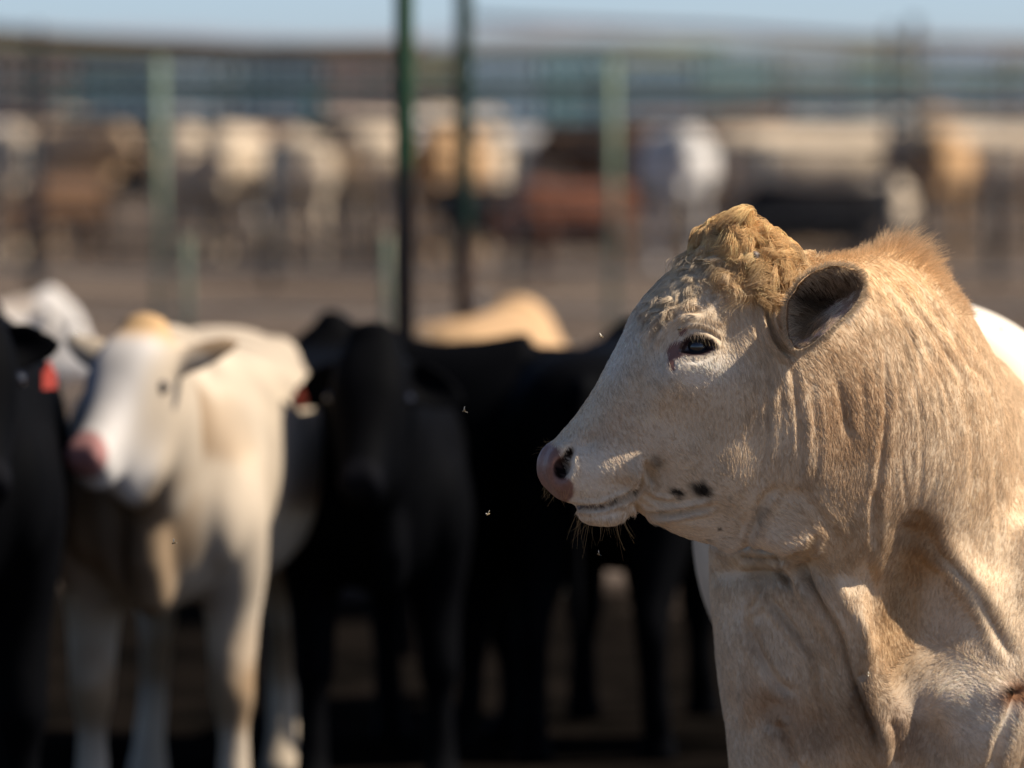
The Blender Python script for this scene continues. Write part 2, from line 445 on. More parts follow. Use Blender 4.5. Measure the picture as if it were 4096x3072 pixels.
# refine the part that stands close to the camera; the rest keeps the coarse net and takes the shared edge points
def refine(V, F, sel):
    Fs = F[sel]; Ee = np.sort(np.concatenate([Fs[:, [k, (k + 1) % 4]] for k in range(4)]), 1)
    U, inv = np.unique(Ee, axis=0, return_inverse=True); inv = inv.reshape(4, -1).T
    n = len(V); m = len(U); c = len(Fs)
    V2 = np.vstack([V, V[U].mean(1), V[Fs].mean(1)])
    mid = n + inv; cen = n + m + np.arange(c)
    fine = np.concatenate([np.stack([Fs[:, k], mid[:, k], cen, mid[:, (k + 3) % 4]], 1) for k in range(4)])
    key = {tuple(u): n + i for i, u in enumerate(U)}
    rest = []; froz = np.ones(len(V2), bool); froz[fine.ravel()] = False
    vsel = np.zeros(n, bool); vsel[Fs.ravel()] = True
    Fr = F[~sel]; touch = vsel[Fr].sum(1) >= 2
    rest = [tuple(f) for f in Fr[~touch]]
    for f in Fr[touch]:
        g = []
        for k in range(4):
            a, b = int(f[k]), int(f[(k + 1) % 4]); g.append(a)
            q = key.get((min(a, b), max(a, b)))
            if q is not None: g.append(q); froz[q] = True
        rest.append(tuple(g))
    froz[np.unique(Fr.ravel())] = True
    return V2, fine, rest, ~froz
px, py, dd = proj(V)
vs = (dd < 10.32) & (V[:, 2] > .60) & (px < 4350)
V, F, F_REST, FREE = refine(V, F, vs[F].all(1))
FREE = FREE.astype(float)
E = edges_of(F)
V = lap_smooth(V, E, 3, .5, FREE)
# ---------------------------------------------------------------- sculpting the near animal's surface
CAMP = np.array([0, 0, CAM_H])
class Brush:
    def __init__(s, V, F):
        s.V, s.F = V, F; s.sync()
    def sync(s):
        s.N = normals(s.V, s.F); s.px, s.py, s.d = proj(s.V)
        s.face = smoothstep(-.05, .35, (s.N * unit(CAMP - s.V)).sum(1)) * FREE
        s.D = np.zeros(len(s.V))
    def apply(s, smooth=0):
        s.V = s.V + s.N * s.D[:, None]
        if smooth: s.V = lap_smooth(s.V, E, smooth, .5, FREE)
        s.sync()
    def near(s, x0, x1, y0, y1): return np.nonzero((s.px > x0) & (s.px < x1) & (s.py > y0) & (s.py < y1) & (s.face > 0) & (s.d < 10.5))[0]
    def bump(s, x, y, rx, ry, amt, ang=0.0, mask=None):
        r = 2.6 * max(rx, ry); i = s.near(x - r, x + r, y - r, y + r)
        if mask is not None: i = i[mask[i]]
        a = R(ang); dx = s.px[i] - x; dy = s.py[i] - y
        u = (dx * math.cos(a) + dy * math.sin(a)) / rx; v = (-dx * math.sin(a) + dy * math.cos(a)) / ry
        s.D[i] += amt * np.exp(-(u * u + v * v)) * s.face[i]
    def crease(s, poly, wid, depth, ridge=.5, fade=.18, lean=0.0, mask=None, raw=False):
        P = np.array(poly); r = wid * 4
        i = s.near(P[:, 0].min() - r, P[:, 0].max() + r, P[:, 1].min() - r, P[:, 1].max() + r)
        if mask is not None: i = i[mask[i]]
        d, t, side = poly_dist(s.px[i], s.py[i], poly)
        k = smoothstep(-.02, fade, t) * smoothstep(1.02, 1 - fade, t)
        P3 = s.V[i]
        if raw: prm = (wid, depth)
        nz = noise3(P3, 22, int(abs(poly[0][0])) % 97); wid = wid * 1.15 * (1 + .25 * noise3(P3, 25, 5)); depth = depth * .42 * (1 + .4 * nz)
        if raw: wid, depth = prm
        wv = 1 + lean * side
        prof = -np.exp(-(d / wid) ** 2) + ridge * np.exp(-((d - 1.9 * wid) / (1.1 * wid)) ** 2) * wv
        s.D[i] += depth * prof * k * s.face[i]
B = Brush(V, F)
notear = ~((B.px > 3125) & (B.px < 3475) & (B.py > 1045) & (B.py < 1420) & (B.d < 9.545))
# large forms of the skull and face
B.bump(2470, 1600, 150, 60, .006, 60)           # nasal bone edge
B.bump(2560, 1640, 120, 90, -.009, 40)          # hollow beside the nose
B.bump(2650, 1560, 60, 180, .008, 35)           # facial crest
B.bump(2760, 1700, 110, 110, -.011)             # hollow under the crest
B.bump(2640, 1420, 60, 60, -.006)               # tear pit
B.bump(2780, 1290, 110, 40, .010, -12)          # brow
B.bump(2770, 1470, 100, 35, .005, 0)            # lower lid bag
B.bump(2930, 1330, 50, 120, -.010, 10)          # temple
B.bump(2990, 1560, 70, 140, .004)
B.bump(2470, 1850, 110, 80, .011)               # lip muscle
B.bump(2545, 1880, 42, 50, .019, 0)             # corner of the mouth
B.bump(2640, 1900, 50, 60, -.009)
B.bump(2720, 2085, 120, 22, .006, 10)
B.bump(2915, 2195, 55, 30, .012, 15)            # jaw knob
B.bump(3130, 2185, 120, 36, .004, 0)            # throat pouch
B.bump(2980, 2110, 30, 60, -.010, 20)
B.bump(2420, 2072, 75, 28, .009, 8)
# neck and chest
B.bump(3640, 2320, 90, 260, -.030, 8, notear)   # hollow right of the dewlap
B.bump(3690, 2150, 70, 60, -.022, 0)
B.bump(3880, 2330, 70, 220, .020, -38)          # lip of the neck bulge
B.bump(3360, 1650, 90, 260, -.010, -8, notear)
B.bump(3110, 1650, 60, 250, .006, 0)
B.bump(3180, 1990, 90, 60, -.008)
B.bump(3700, 2480, 110, 140, -.020, 20)
B.bump(3800, 2810, 110, 80, .020, -10)
B.bump(3730, 2960, 60, 110, -.018)
B.bump(3960, 2760, 70, 60, .010)
B.bump(3060, 2850, 60, 110, -.012, 30)
B.bump(3250, 2900, 70, 90, -.012, -20)
B.bump(2950, 2550, 50, 260, .012, 0)
B.bump(3130, 2560, 50, 180, .010, -25)
B.bump(3080, 2300, 190, 42, -.034, 2)
B.bump(3230, 2290, 60, 70, -.016, 40)
B.apply(4)
# folds and wrinkles
Wk = B.crease
Wk([(3066, 1199), (3073, 1265), (3106, 1365), (3172, 1438)], 13, .015, .5, mask=notear, raw=True)
Wk([(3110, 1190), (3128, 1290), (3172, 1385)], 11, .008, .5, mask=notear)
Wk([(3035, 1150), (3030, 1260), (3060, 1390), (3085, 1440)], 13, .006, .5)
Wk([(3070, 1464), (3073, 1597), (3066, 1762), (3040, 1928)], 11, .006, .6)
Wk([(3166, 1444), (3182, 1563), (3199, 1729), (3205, 1862), (3179, 1941)], 12, .008, .6)
Wk([(3120, 1500), (3130, 1640), (3128, 1800), (3105, 1940)], 10, .003, .6)
Wk([(3240, 1500), (3262, 1640), (3275, 1790), (3262, 1930)], 12, .004, .6)
Wk([(3318, 1431), (3358, 1563), (3384, 1696), (3424, 1829)], 17, .006, .4, .4)
Wk([(3490, 1199), (3530, 1331), (3540, 1530), (3537, 1729), (3510, 1961), (3500, 2094)], 13, .007, .6, mask=notear)
Wk([(3440, 1420), (3455, 1600), (3462, 1750)], 12, .003, .5)
Wk([(3510, 1113), (3597, 1265), (3663, 1398), (3690, 1530)], 11, .006, .6)
Wk([(3550, 1099), (3636, 1219), (3716, 1318), (3795, 1431), (3848, 1530), (3882, 1696), (3892, 1862), (3875, 2061)], 13, .007, .6)
Wk([(3597, 1066), (3716, 1232), (3815, 1365), (3882, 1464), (3941, 1530), (3981, 1663), (3981, 1862), (3994, 2061), (4000, 2250)], 13, .006, .6)
Wk([(3636, 1040), (3762, 1199), (3862, 1331), (3928, 1431), (3990, 1530), (4050, 1690)], 11, .006, .6)
Wk([(3680, 1350), (3745, 1480), (3790, 1600), (3800, 1760)], 10, .004, .6)
Wk([(3610, 1380), (3660, 1560), (3690, 1720)], 10, .003, .6)
Wk([(3603, 1782), (3617, 1928), (3630, 2028), (3653, 2061)], 9, .003, .7, .4)
Wk([(3686, 1729), (3683, 1895), (3670, 2034)], 9, .003, .7, .4)
Wk([(3756, 1782), (3749, 1895), (3716, 1994), (3690, 2050)], 9, .0025, .7, .4)
Wk([(3500, 1950), (3500, 2100), (3505, 2200)], 15, .010, .4)
Wk([(4050, 1600), (4065, 1800), (4060, 2050)], 12, .004, .6)
B.bump(3670, 2070, 26, 18, -.014)
for k in range(7):                              # finer skin lines down the neck
    f = k / 6 + rng.uniform(-.02, .02); top = np.array([3420 + 330 * f, 1130 - 60 * f]); 
    pl = [tuple(top + rng.normal(0, 12, 2)), (3480 + 400 * f, 1330), (3500 + 500 * f, 1560), (3510 + 540 * f, 1760), (3505 + 550 * f + rng.uniform(-15, 15), 1960)]
    a = rng.integers(0, 2); b = rng.integers(4, 6)
    Wk(pl[a:b], rng.uniform(8, 12), rng.uniform(.0015, .003), .8, .4, mask=notear)
for k in range(4):
    x0 = 2960 + 90 * k + rng.uniform(-12, 12); Wk([(x0, 1520 + rng.uniform(-60, 80)), (x0 + 22, 1700), (x0 + 20 - 4 * k, 1890)], rng.uniform(7, 10), rng.uniform(.0012, .003), .8, .45)
# jaw and throat
Wk([(3115, 1935), (3052, 2006), (3024, 2076), (2985, 2182), (2960, 2222)], 13, .010, .6)
Wk([(2960, 2222), (3040, 2240), (3110, 2240), (3221, 2200), (3268, 2150)], 13, .016, .25, .1, raw=True)
Wk([(3220, 1990), (3300, 2080), (3370, 2180)], 16, .007, .6)
Wk([(3060, 1975), (3150, 1975), (3240, 1990)], 18, .003, .5)
Wk([(2520, 2006), (2579, 2051), (2665, 2056), (2778, 2038), (2868, 2020)], 11, .008, .8, raw=True)
Wk([(2575, 1965), (2620, 2000), (2700, 2010)], 9, .004, .8, raw=True)
Wk([(2530, 1985), (2560, 2030)], 8, .004, .8, .4)
Wk([(2640, 1985), (2660, 2040)], 9, .003, .8, .4)
# mouth, lips
Wk([(2262, 2013), (2317, 2026), (2394, 2028), (2462, 2006), (2520, 1981), (2566, 1935), (2580, 1890)], 10, .018, .3, .07, raw=True)
Wk([(2500, 2075), (2512, 2040), (2520, 2000)], 9, .006, .5, .3, raw=True)
Wk([(2580, 1840), (2600, 1890), (2608, 1950)], 14, .014, .2, .3, raw=True)
# brow and lids
Wk([(2603, 1395), (2612, 1350), (2646, 1299), (2695, 1266), (2755, 1244), (2815, 1246)], 11, .006, .9, raw=True)
Wk([(2560, 1420), (2560, 1340), (2590, 1260), (2650, 1200)], 14, .005, .8)
Wk([(2740, 1322), (2790, 1312), (2850, 1335), (2880, 1365)], 7, .003, .8, raw=True)
Wk([(2740, 1440), (2790, 1443), (2845, 1420), (2870, 1395)], 7, .0012, .8, raw=True)
Wk([(2640, 1440), (2665, 1500), (2700, 1560)], 12, .003, .5)
# chest: dewlap and skin folds
Wk([(3200, 2235), (3278, 2408), (3352, 2535), (3392, 2677), (3430, 2783), (3490, 2924), (3525, 3058)], 15, .016, .25, .1, raw=True)
Wk([(3052, 2323), (3094, 2408), (3165, 2500), (3257, 2641), (3278, 2782), (3330, 2900)], 16, .007, .7, raw=True)
Wk([(3002, 2451), (3009, 2535), (3094, 2712), (3179, 2782)], 20, .008, .6, raw=True)
Wk([(3052, 2323), (3030, 2400), (3004, 2440)], 10, .005, .6)
Wk([(3185, 3090), (3140, 2960), (3100, 2880)], 20, .012, .5, raw=True)
B.bump(2990, 2480, 40, 260, .008, 0)
B.bump(2935, 2700, 30, 260, -.006, 0)
Wk([(3110, 2250), (3180, 2380), (3260, 2520), (3330, 2640)], 16, .006, .7, raw=True)
Wk([(3701, 2112), (3758, 2211), (3800, 2253), (3913, 2380), (4012, 2570), (4068, 2655)], 20, .011, .4, .15, .6)
Wk([(4090, 2740), (4012, 2924), (3963, 3085)], 20, .020, .4, .1)
Wk([(3480, 2240), (3500, 2420), (3495, 2600)], 22, .010, .3)
Wk([(3560, 2870), (3590, 2960), (3575, 3080)], 20, .014, .3)
Wk([(3285, 2150), (3376, 2394), (3450, 2535), (3465, 2720)], 30, -.016, 0, .2)
B.bump(3460, 2560, 30, 130, .006, -8)
B.bump(3480, 2790, 34, 90, .008, -10)
B.bump(3540, 2960, 30, 90, .014, -6)
for cx, cy in [(3470, 2700), (3440, 2760), (3475, 2820), (3500, 2890), (3520, 2950)]:
    B.bump(cx - 26, cy, 14, 16, -.006)
B.apply(2)
# poll: hair-covered knob and curl mounds; forehead ripples
for k in range(46):
    a = rng.uniform(0, 1); b = rng.uniform(-1, 1)
    cx = 2930 + a * 190 + b * 60 - 160 * (1 - a) * max(0, b); cy = 930 + 130 * a + 110 * b
    B.bump(cx, cy, rng.uniform(16, 30), rng.uniform(14, 24), rng.uniform(.002, .005) * rng.choice([1, 1, -1]), rng.uniform(0, 180), notear)
for k in range(60):
    t = rng.uniform(0, 1); cx = 2880 - 310 * t + rng.uniform(-10, 130); cy = 1010 + 230 * t + rng.uniform(0, 110)
    B.bump(cx, cy, rng.uniform(8, 15), rng.uniform(14, 28), rng.uniform(.001, .003) * rng.choice([1, -1]), rng.uniform(20, 70))
# nostril: opening behind a rolled rim
B.bump(2208, 1850, 30, 55, .005, 10)
B.bump(2250, 1790, 30, 16, .004)
B.bump(2318, 1850, 20, 50, .002, 15)
B.bump(2350, 1770, 50, 30, -.006, -30)
B.bump(2420, 1900, 70, 60, .006)
B.apply(1)
B.bump(2244, 1876, 29, 42, -.020, 15); B.bump(2274, 1822, 15, 36, -.014, 25); B.apply(0)
B.bump(2248, 1872, 23, 34, -.016, 15); B.bump(2272, 1824, 10, 26, -.008, 25); B.apply(0)
B.bump(2290, 1905, 16, 40, .003, 30)
# eye opening
EYE = np.array([(2720, 1410), (2732, 1372), (2757, 1351), (2790, 1345), (2825, 1354), (2853, 1373), (2866, 1387), (2845, 1402), (2812, 1416), (2775, 1420), (2745, 1416)], float)
def inside(px, py, poly):
    c = np.zeros(len(px), bool); j = len(poly) - 1
    for i in range(len(poly)):
        xi, yi = poly[i]; xj, yj = poly[j]
        c ^= ((yi > py) != (yj > py)) & (px < (xj - xi) * (py - yi) / (yj - yi + 1e-9) + xi); j = i
    return c
i = B.near(2640, 2920, 1300, 1470)
ins = inside(B.px[i], B.py[i], EYE)
d, t, sd = poly_dist(B.px[i], B.py[i], np.vstack([EYE, EYE[:1]]))
B.D[i] += np.where(ins, -.017 * smoothstep(0, 14, d), np.where(B.py[i] < 1390, .0030, .0008) * np.exp(-((d - 6) / 10) ** 2))
B.apply(0)
V = lap_smooth(B.V, E, 1, .4, FREE)
B = Brush(V, F)
# ---------------------------------------------------------------- coat colours (cream, tan, pink skin, dirt, plus some painted shade and light)
def gw(px, py, x, y, rx, ry, ang=0.0):
    a = R(ang); dx = px - x; dy = py - y
    u = (dx * math.cos(a) + dy * math.sin(a)) / rx; v = (-dx * math.sin(a) + dy * math.cos(a)) / ry
    return np.exp(-(u * u + v * v))
PATCH = [  # x, y, rx, ry, angle, colour, strength
    (3550, 1080, 300, 180, 20, (.60, .425, .245), .9), (3330, 1080, 150, 90, 0, (.52, .34, .17), .6), (3420, 1650, 190, 330, -10, (.40, .26, .145), .85),  # last entry: shade below the ear painted into the neck's tan
    (3800, 1400, 200, 330, -35, (.57, .40, .24), .6), (3980, 1850, 160, 420, -8, (.56, .41, .26), .7), (2970, 950, 200, 140, 0, (.66, .42, .19), 1.0),
    (3050, 1080, 110, 130, 0, (.65, .43, .21), .95), (2720, 1130, 190, 90, -40, (.58, .47, .33), .8), (2500, 1350, 60, 160, 25, (.66, .59, .50), .8),
    (2790, 1480, 150, 60, 0, (.66, .59, .50), .9), (2650, 1400, 60, 80, 0, (.62, .53, .42), .6), (2350, 1860, 160, 110, 0, (.62, .53, .42), .8),
    (2420, 1700, 130, 60, -40, (.47, .33, .21), .6), (2600, 1780, 130, 90, -20, (.50, .37, .25), .7), (2620, 1880, 45, 70, 0, (.40, .29, .18), .7),
    (2900, 1780, 220, 200, 0, (.56, .43, .29), .6), (2430, 2080, 100, 50, 0, (.62, .53, .42), .8), (2800, 2140, 200, 60, 12, (.56, .45, .33), .7),
    (3120, 2160, 130, 60, 0, (.55, .42, .29), .7), (3600, 2450, 120, 330, 8, (.36, .225, .11), .9), (3700, 2150, 90, 110, 0, (.32, .19, .09), .8),  # last two entries: shadow of the chest hollow painted in
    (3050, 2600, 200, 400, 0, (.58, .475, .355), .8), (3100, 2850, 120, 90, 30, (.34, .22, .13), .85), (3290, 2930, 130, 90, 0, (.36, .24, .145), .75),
    (3450, 2830, 60, 150, -12, (.22, .14, .08), .8), (3620, 2920, 90, 120, 0, (.27, .17, .10), .8), (3900, 2830, 210, 170, 0, (.66, .57, .46), .8),  # last entry: sunlit brightness of the brisket painted in
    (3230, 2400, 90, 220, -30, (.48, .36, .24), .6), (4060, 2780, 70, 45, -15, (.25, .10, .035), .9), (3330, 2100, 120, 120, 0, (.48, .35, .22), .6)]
def coat_colour(P, px, py, d):
    C = np.tile(np.array([.56, .435, .30]), (len(P), 1))
    front = smoothstep(10.6, 10.2, d)
    back = 1 - front
    C = C * front[:, None] + (np.array([.56, .44, .31]) + np.array([.12, .15, .17]) * smoothstep(1.2, 1.4, P[:, 2:3])) * back[:, None]
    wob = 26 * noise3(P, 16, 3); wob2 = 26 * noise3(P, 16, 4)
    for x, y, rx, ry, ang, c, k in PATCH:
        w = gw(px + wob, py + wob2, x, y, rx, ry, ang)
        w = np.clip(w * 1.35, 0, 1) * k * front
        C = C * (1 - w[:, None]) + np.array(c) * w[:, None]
    n = noise3(P, 9, 1) * .6 + noise3(P, 28, 2) * .4
    C = C * (1 + .13 * n[:, None])
    # dirt specks
    sp = smoothstep(.52, .75, noise3(P, 60, 8)) * gw(px, py, 2800, 2080, 260, 110)
    C = C * (1 - .8 * sp[:, None])
    for x, y, r1, r2, a in [(2798, 1952, 45, 31, 12), (2708, 1972, 26, 17, 0), (2462, 1985, 24, 9, -30), (2540, 1962, 14, 9, 0), (2640, 1845, 30, 26, 30), (4035, 2770, 26, 14, 0)]:
        k = np.clip(gw(px + .9 * wob, py + .9 * wob2 + 14 * noise3(P, 90, 6), x, y, r1 * 1.12, r2 * 1.12, a) * 1.6 - .25, 0, 1) * (.45 if x == 2640 else .97) * front
        C = C * (1 - k[:, None]) + np.array([.012, .010, .009]) * k[:, None]
    g_ = C.mean(1, keepdims=True); C = g_ + (C - g_) * .98
    return np.clip(C * 1.1, .004, .9)
def skin_masks(P, px, py, d, N):
    """bare skin: nose pad, nostril, lids"""
    hd = (d < 9.75)
    nose = hd * np.clip(1.8 * np.maximum(gw(px, py, 2195, 1892, 66, 118, -4), gw(px, py, 2250, 1960, 45, 50, 0)), 0, 1)
    nose = smoothstep(.45, .75, nose)
    nostril = hd * smoothstep(.35, .7, np.maximum(gw(px, py, 2246, 1876, 37, 49, 15), gw(px, py, 2273, 1820, 21, 44, 25)))
    lid = hd * smoothstep(.40, .62, np.maximum(np.maximum(gw(px, py, 2705, 1402, 52, 42, -35), gw(px, py, 2686, 1455, 18, 44, -15)), gw(px, py, 2732, 1328, 15, 28, 45)))
    ed, _, _ = poly_dist(px, py, np.vstack([EYE, EYE[:1]]))
    rimm = hd * np.where(inside(px, py, EYE), 1, smoothstep(12, 5, ed))
    lip = hd * smoothstep(.4, .7, gw(px, py, 2365, 2027, 110, 11, -3))
    return nose, nostril, lid, rimm, lip
def in_ear(px, py, d):
    return (d < 9.545) & inside(px, py, np.array(EAR_RIM)[:, :2])
px, py, dd = proj(V)
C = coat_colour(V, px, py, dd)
Nv = normals(V, F)
nose, nostril, lid, rimm, lip = skin_masks(V, px, py, dd, Nv)
def mix(C, w, c): return C * (1 - w[:, None]) + np.array(c) * w[:, None]
spk = np.clip(noise3(V, 240, 12) * .5 + .5, 0, 1)
C = mix(C, nose, (.225, .118, .088)); C = C * (1 + (.45 * (spk - .4) * nose)[:, None])
C = mix(C, nostril, (.012, .006, .005)); C = mix(C, lid, (.19, .095, .075)); C = mix(C, rimm, (.035, .018, .018)); C = mix(C, lip, (.10, .06, .05))
ie = in_ear(px, py, dd) & ((Nv * unit(CAMP - V)).sum(1) > -.1)
C[ie] = (.24, .15, .085)
pk = gw(px, py, 3300, 1285, 95, 55, -42) * ie; C = mix(C, np.clip(pk * 1.3, 0, 1), (.62, .38, .30))
pk = gw(px, py, 3225, 1195, 60, 55, 0) * ie; C = mix(C, np.clip(pk * 1.1, 0, 1), (.05, .03, .02))

# ---------------------------------------------------------------- the near animal as objects
M_skin, n_, l_, b_ = new_mat('hide')
at_ = n_.new('ShaderNodeAttribute'); at_.attribute_name = 'coat'
l_.new(at_.outputs['Color'], b_.inputs['Base Color'])
tc_ = n_.new('ShaderNodeTexCoord'); nz_ = n_.new('ShaderNodeTexNoise'); nz_.inputs['Scale'].default_value = 260; nz_.inputs['Detail'].default_value = 3
l_.new(tc_.outputs['Object'], nz_.inputs['Vector'])
bp_ = n_.new('ShaderNodeBump'); bp_.inputs['Strength'].default_value = .35; bp_.inputs['Distance'].default_value = .002
l_.new(nz_.outputs['Fac'], bp_.inputs['Height']); l_.new(bp_.outputs['Normal'], b_.inputs['Normal'])
wt_ = n_.new('ShaderNodeAttribute'); wt_.attribute_name = 'wet'
rr_ = n_.new('ShaderNodeMapRange'); rr_.inputs['To Min'].default_value = .62; rr_.inputs['To Max'].default_value = .30; l_.new(wt_.outputs['Fac'], rr_.inputs['Value']); l_.new(rr_.outputs['Result'], b_.inputs['Roughness'])
rs_ = n_.new('ShaderNodeMapRange'); rs_.inputs['To Min'].default_value = .08; rs_.inputs['To Max'].default_value = .5; l_.new(wt_.outputs['Fac'], rs_.inputs['Value']); l_.new(rs_.outputs['Result'], b_.inputs['Specular IOR Level'])
steer = empty('steer', tuple(ROOT))
tag(steer, 'tan and cream steer in sharp focus, head turned in profile to the left', 'steer')
def wl_(P): return np.asarray(P) - ROOT
def big_mesh(name, V, F, rest, mat, parent, col=None):
    me = bpy.data.meshes.new(name)
    me.from_pydata(V.tolist(), [], F.tolist() + rest); me.update(); me.shade_smooth(); me.materials.append(mat)
    if col is not None:
        a = me.color_attributes.new('coat', 'FLOAT_COLOR', 'POINT')
        a.data.foreach_set('color', np.c_[col, np.ones(len(col))].ravel().astype(np.float32))
    o = bpy.data.objects.new(name, me); COL.objects.link(o); o.parent = parent
    return o
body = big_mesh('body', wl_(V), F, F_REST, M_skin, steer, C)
wa_ = body.data.attributes.new('wet', 'FLOAT', 'POINT'); wa_.data.foreach_set('value', np.clip(nose * .5 + rimm + lid * .5 + lip * .5, 0, 1) * (1 - nostril).astype(np.float32))

# eye: dark glossy ball behind the lids
M_eye, n_, l_, b_ = new_mat('eyeball')
b_.inputs['Base Color'].default_value = (.006, .005, .008, 1); b_.inputs['Roughness'].default_value = .06; b_.inputs['Coat Weight'].default_value = .6
ii = B.near(2750, 2830, 1365, 1405)
ec = V[ii].mean(0); en = unit(normals(V, F)[B.near(2650, 2920, 1300, 1480)].mean(0))
ev, ef = ellipsoid((0, 0, 0), (.0235, .0235, .0235), n=24, m=32)
eye = mesh_obj('eye', wl_(ev + ec - en * .0170), ef, M_eye, steer)

# ---------------------------------------------------------------- hair
def hair_obj(name, P, rad, col, mat, parent, label=None, kind='stuff'):
    """P (n, k, 3) world points; rad (n, k) or (k,); col (n, 3)"""
    n, k = P.shape[:2]
    hc = bpy.data.hair_curves.new(name); hc.add_curves([k] * n)
    hc.position_data.foreach_set('vector', wl_(P).reshape(-1).astype(np.float32))
    ra = hc.attributes.get('radius') or hc.attributes.new('radius', 'FLOAT', 'POINT')
    ra.data.foreach_set('value', np.broadcast_to(rad, (n, k)).reshape(-1).astype(np.float32))
    ca = hc.attributes.new('coat', 'FLOAT_COLOR', 'CURVE')
    ca.data.foreach_set('color', np.c_[col, np.ones(n)].reshape(-1).astype(np.float32))
    hc.materials.append(mat)
    o = bpy.data.objects.new(name, hc); COL.objects.link(o); o.parent = parent
    if kind: o['kind'] = kind
    return o
M_hair = bpy.data.materials.new('coat_hair'); M_hair.use_nodes = True
n_ = M_hair.node_tree.nodes; l_ = M_hair.node_tree.links; n_.clear()
ho = n_.new('ShaderNodeOutputMaterial')
ha = n_.new('ShaderNodeAttribute'); ha.attribute_name = 'coat'
hd1 = n_.new('ShaderNodeBsdfDiffuse'); ht1 = n_.new('ShaderNodeBsdfTranslucent'); hr1 = n_.new('ShaderNodeBsdfHair'); hr1.component = 'Reflection'
hr1.inputs['RoughnessU'].default_value = .28; hr1.inputs['RoughnessV'].default_value = .9
m1 = n_.new('ShaderNodeMixShader'); m1.inputs[0].default_value = .28; m2 = n_.new('ShaderNodeMixShader'); m2.inputs[0].default_value = .16
for q in (hd1, ht1, hr1): l_.new(ha.outputs['Color'], q.inputs['Color'])
l_.new(hd1.outputs[0], m1.inputs[1]); l_.new(ht1.outputs[0], m1.inputs[2]); l_.new(m1.outputs[0], m2.inputs[1]); l_.new(hr1.outputs[0], m2.inputs[2])
l_.new(m2.outputs[0], ho.inputs['Surface'])

FLOW = np.array([  # px, py, image direction of the lie of the hair
    (2250, 1700, .5, .8), (2400, 1550, .35, .9), (2550, 1300, .3, .9), (2350, 1850, .55, .75), (2450, 1950, .5, .8), (2400, 2080, .3, .9), (2600, 1600, .35, .9),
    (2700, 1250, -.6, .7), (2832, 1210, -.1, -1), (2780, 1240, -1, -.2), (2890, 1240, 1, .3), (2832, 1275, .2, 1), (2600, 1180, -.5, .7), (2800, 1480, .5, .7), (2900, 1400, .5, .9), (2800, 1700, .25, 1), (2950, 1700, .15, 1),
    (2700, 1900, .6, .6), (2850, 1950, .5, .8), (2800, 2120, .8, .35), (3050, 1500, .3, 1), (3080, 1750, .05, 1), (3200, 1700, .15, 1), (3300, 1500, .55, .85), (3400, 1800, .35, 1), (3250, 1180, .8, .4),
    (3500, 1150, .5, .85), (3600, 1050, .6, .4), (3600, 1400, .5, .9), (3750, 1250, .6, .8), (3800, 1600, .35, 1), (3950, 1500, .4, 1), (4000, 1900, .1, 1), (3700, 1900, -.1, 1), (3550, 1900, .1, 1),
    (3850, 2150, -.4, .9), (3950, 2400, -.5, .8), (3600, 2350, -.15, 1), (3450, 2500, .1, 1), (3300, 2300, .4, .8), (3150, 2150, .6, .5), (3000, 2500, -.1, 1), (3150, 2600, .15, 1), (3050, 2900, .1, 1), (3400, 2900, .3, 1),
    (3550, 2950, .1, 1), (3700, 2750, .5, -.6), (3850, 2850, .6, .4), (3750, 2980, -.2, 1), (3050, 1050, .6, .6), (2850, 1100, -.5, .6), (3350, 2050, .5, .8)], float)
def flow_dir(px, py):
    f = np.zeros((len(px), 2)); 
    for x, y, a, b in FLOW:
        r = 60 if 2770 < x < 2900 and 1200 < y < 1290 else 150
        w = 1 / (((px - x) ** 2 + (py - y) ** 2) / r ** 2 + .05) ** 2; f += w[:, None] * unit(np.array([a, b]))
    return unit(f)
def sample(n, keep, seed, dens=None):
    """random points on the fine faces: position, normal, px, py"""
    g = np.random.default_rng(seed)
    A = np.linalg.norm(np.cross(V[F[:, 2]] - V[F[:, 0]], V[F[:, 3]] - V[F[:, 1]]), axis=1) / 2
    A = A * keep[F].mean(1)
    fi = np.searchsorted(np.cumsum(A) / A.sum(), g.random(n)); fi = np.minimum(fi, len(F) - 1)
    a, b = g.random((n, 1)), g.random((n, 1)); q = F[fi]
    w4 = [(1 - a) * (1 - b), a * (1 - b), a * b, (1 - a) * b]
    P = sum(V[q[:, k]] * w4[k] for k in range(4)); N = unit(sum(Nv[q[:, k]] * w4[k] for k in range(4)))
    x, y, d = proj(P)
    return P, N, x, y, d, g
XR = np.array([1., 0, 0]); UPV = np.array([0, SP, CP])
def tangent(px, py, N):
    f = flow_dir(px, py); T = f[:, :1] * XR - f[:, 1:] * UPV
    T = T - N * (T * N).sum(1, keepdims=True)
    return unit(T)
facing = (Nv * unit(CAMP - V)).sum(1)
bare = np.clip(nose + nostril + lid + rimm + .7 * lip, 0, 1)
keep = smoothstep(-.45, -.15, facing) * (1 - bare) * ~ie * (dd < 10.31)
NH = 300000
P, N, x, y, d, g = sample(NH, keep, 11)
T = tangent(x, y, N); Bn = np.cross(N, T)
muz = smoothstep(2480, 2330, x) * smoothstep(1500, 1700, y) * (d < 9.8)
facew = smoothstep(3050, 2900, x) * (y < 2250) * (d < 9.8)
Ln = (.0135 - .0032 * facew - .003 * muz) * g.uniform(.7, 1.25, NH)
ruff = smoothstep(.1, .7, noise3(P, 14, 21)) * .6 + .4
lift = g.normal(.16, .07, NH) + .10 * noise3(P, 30, 22)
swing = g.normal(0, .13, NH) + .24 * noise3(P, 20, 23) + .20 * noise3(P, 75, 24)
Dv = unit(T * np.cos(swing)[:, None] + Bn * np.sin(swing)[:, None] + N * np.clip(lift, .03, .6)[:, None])
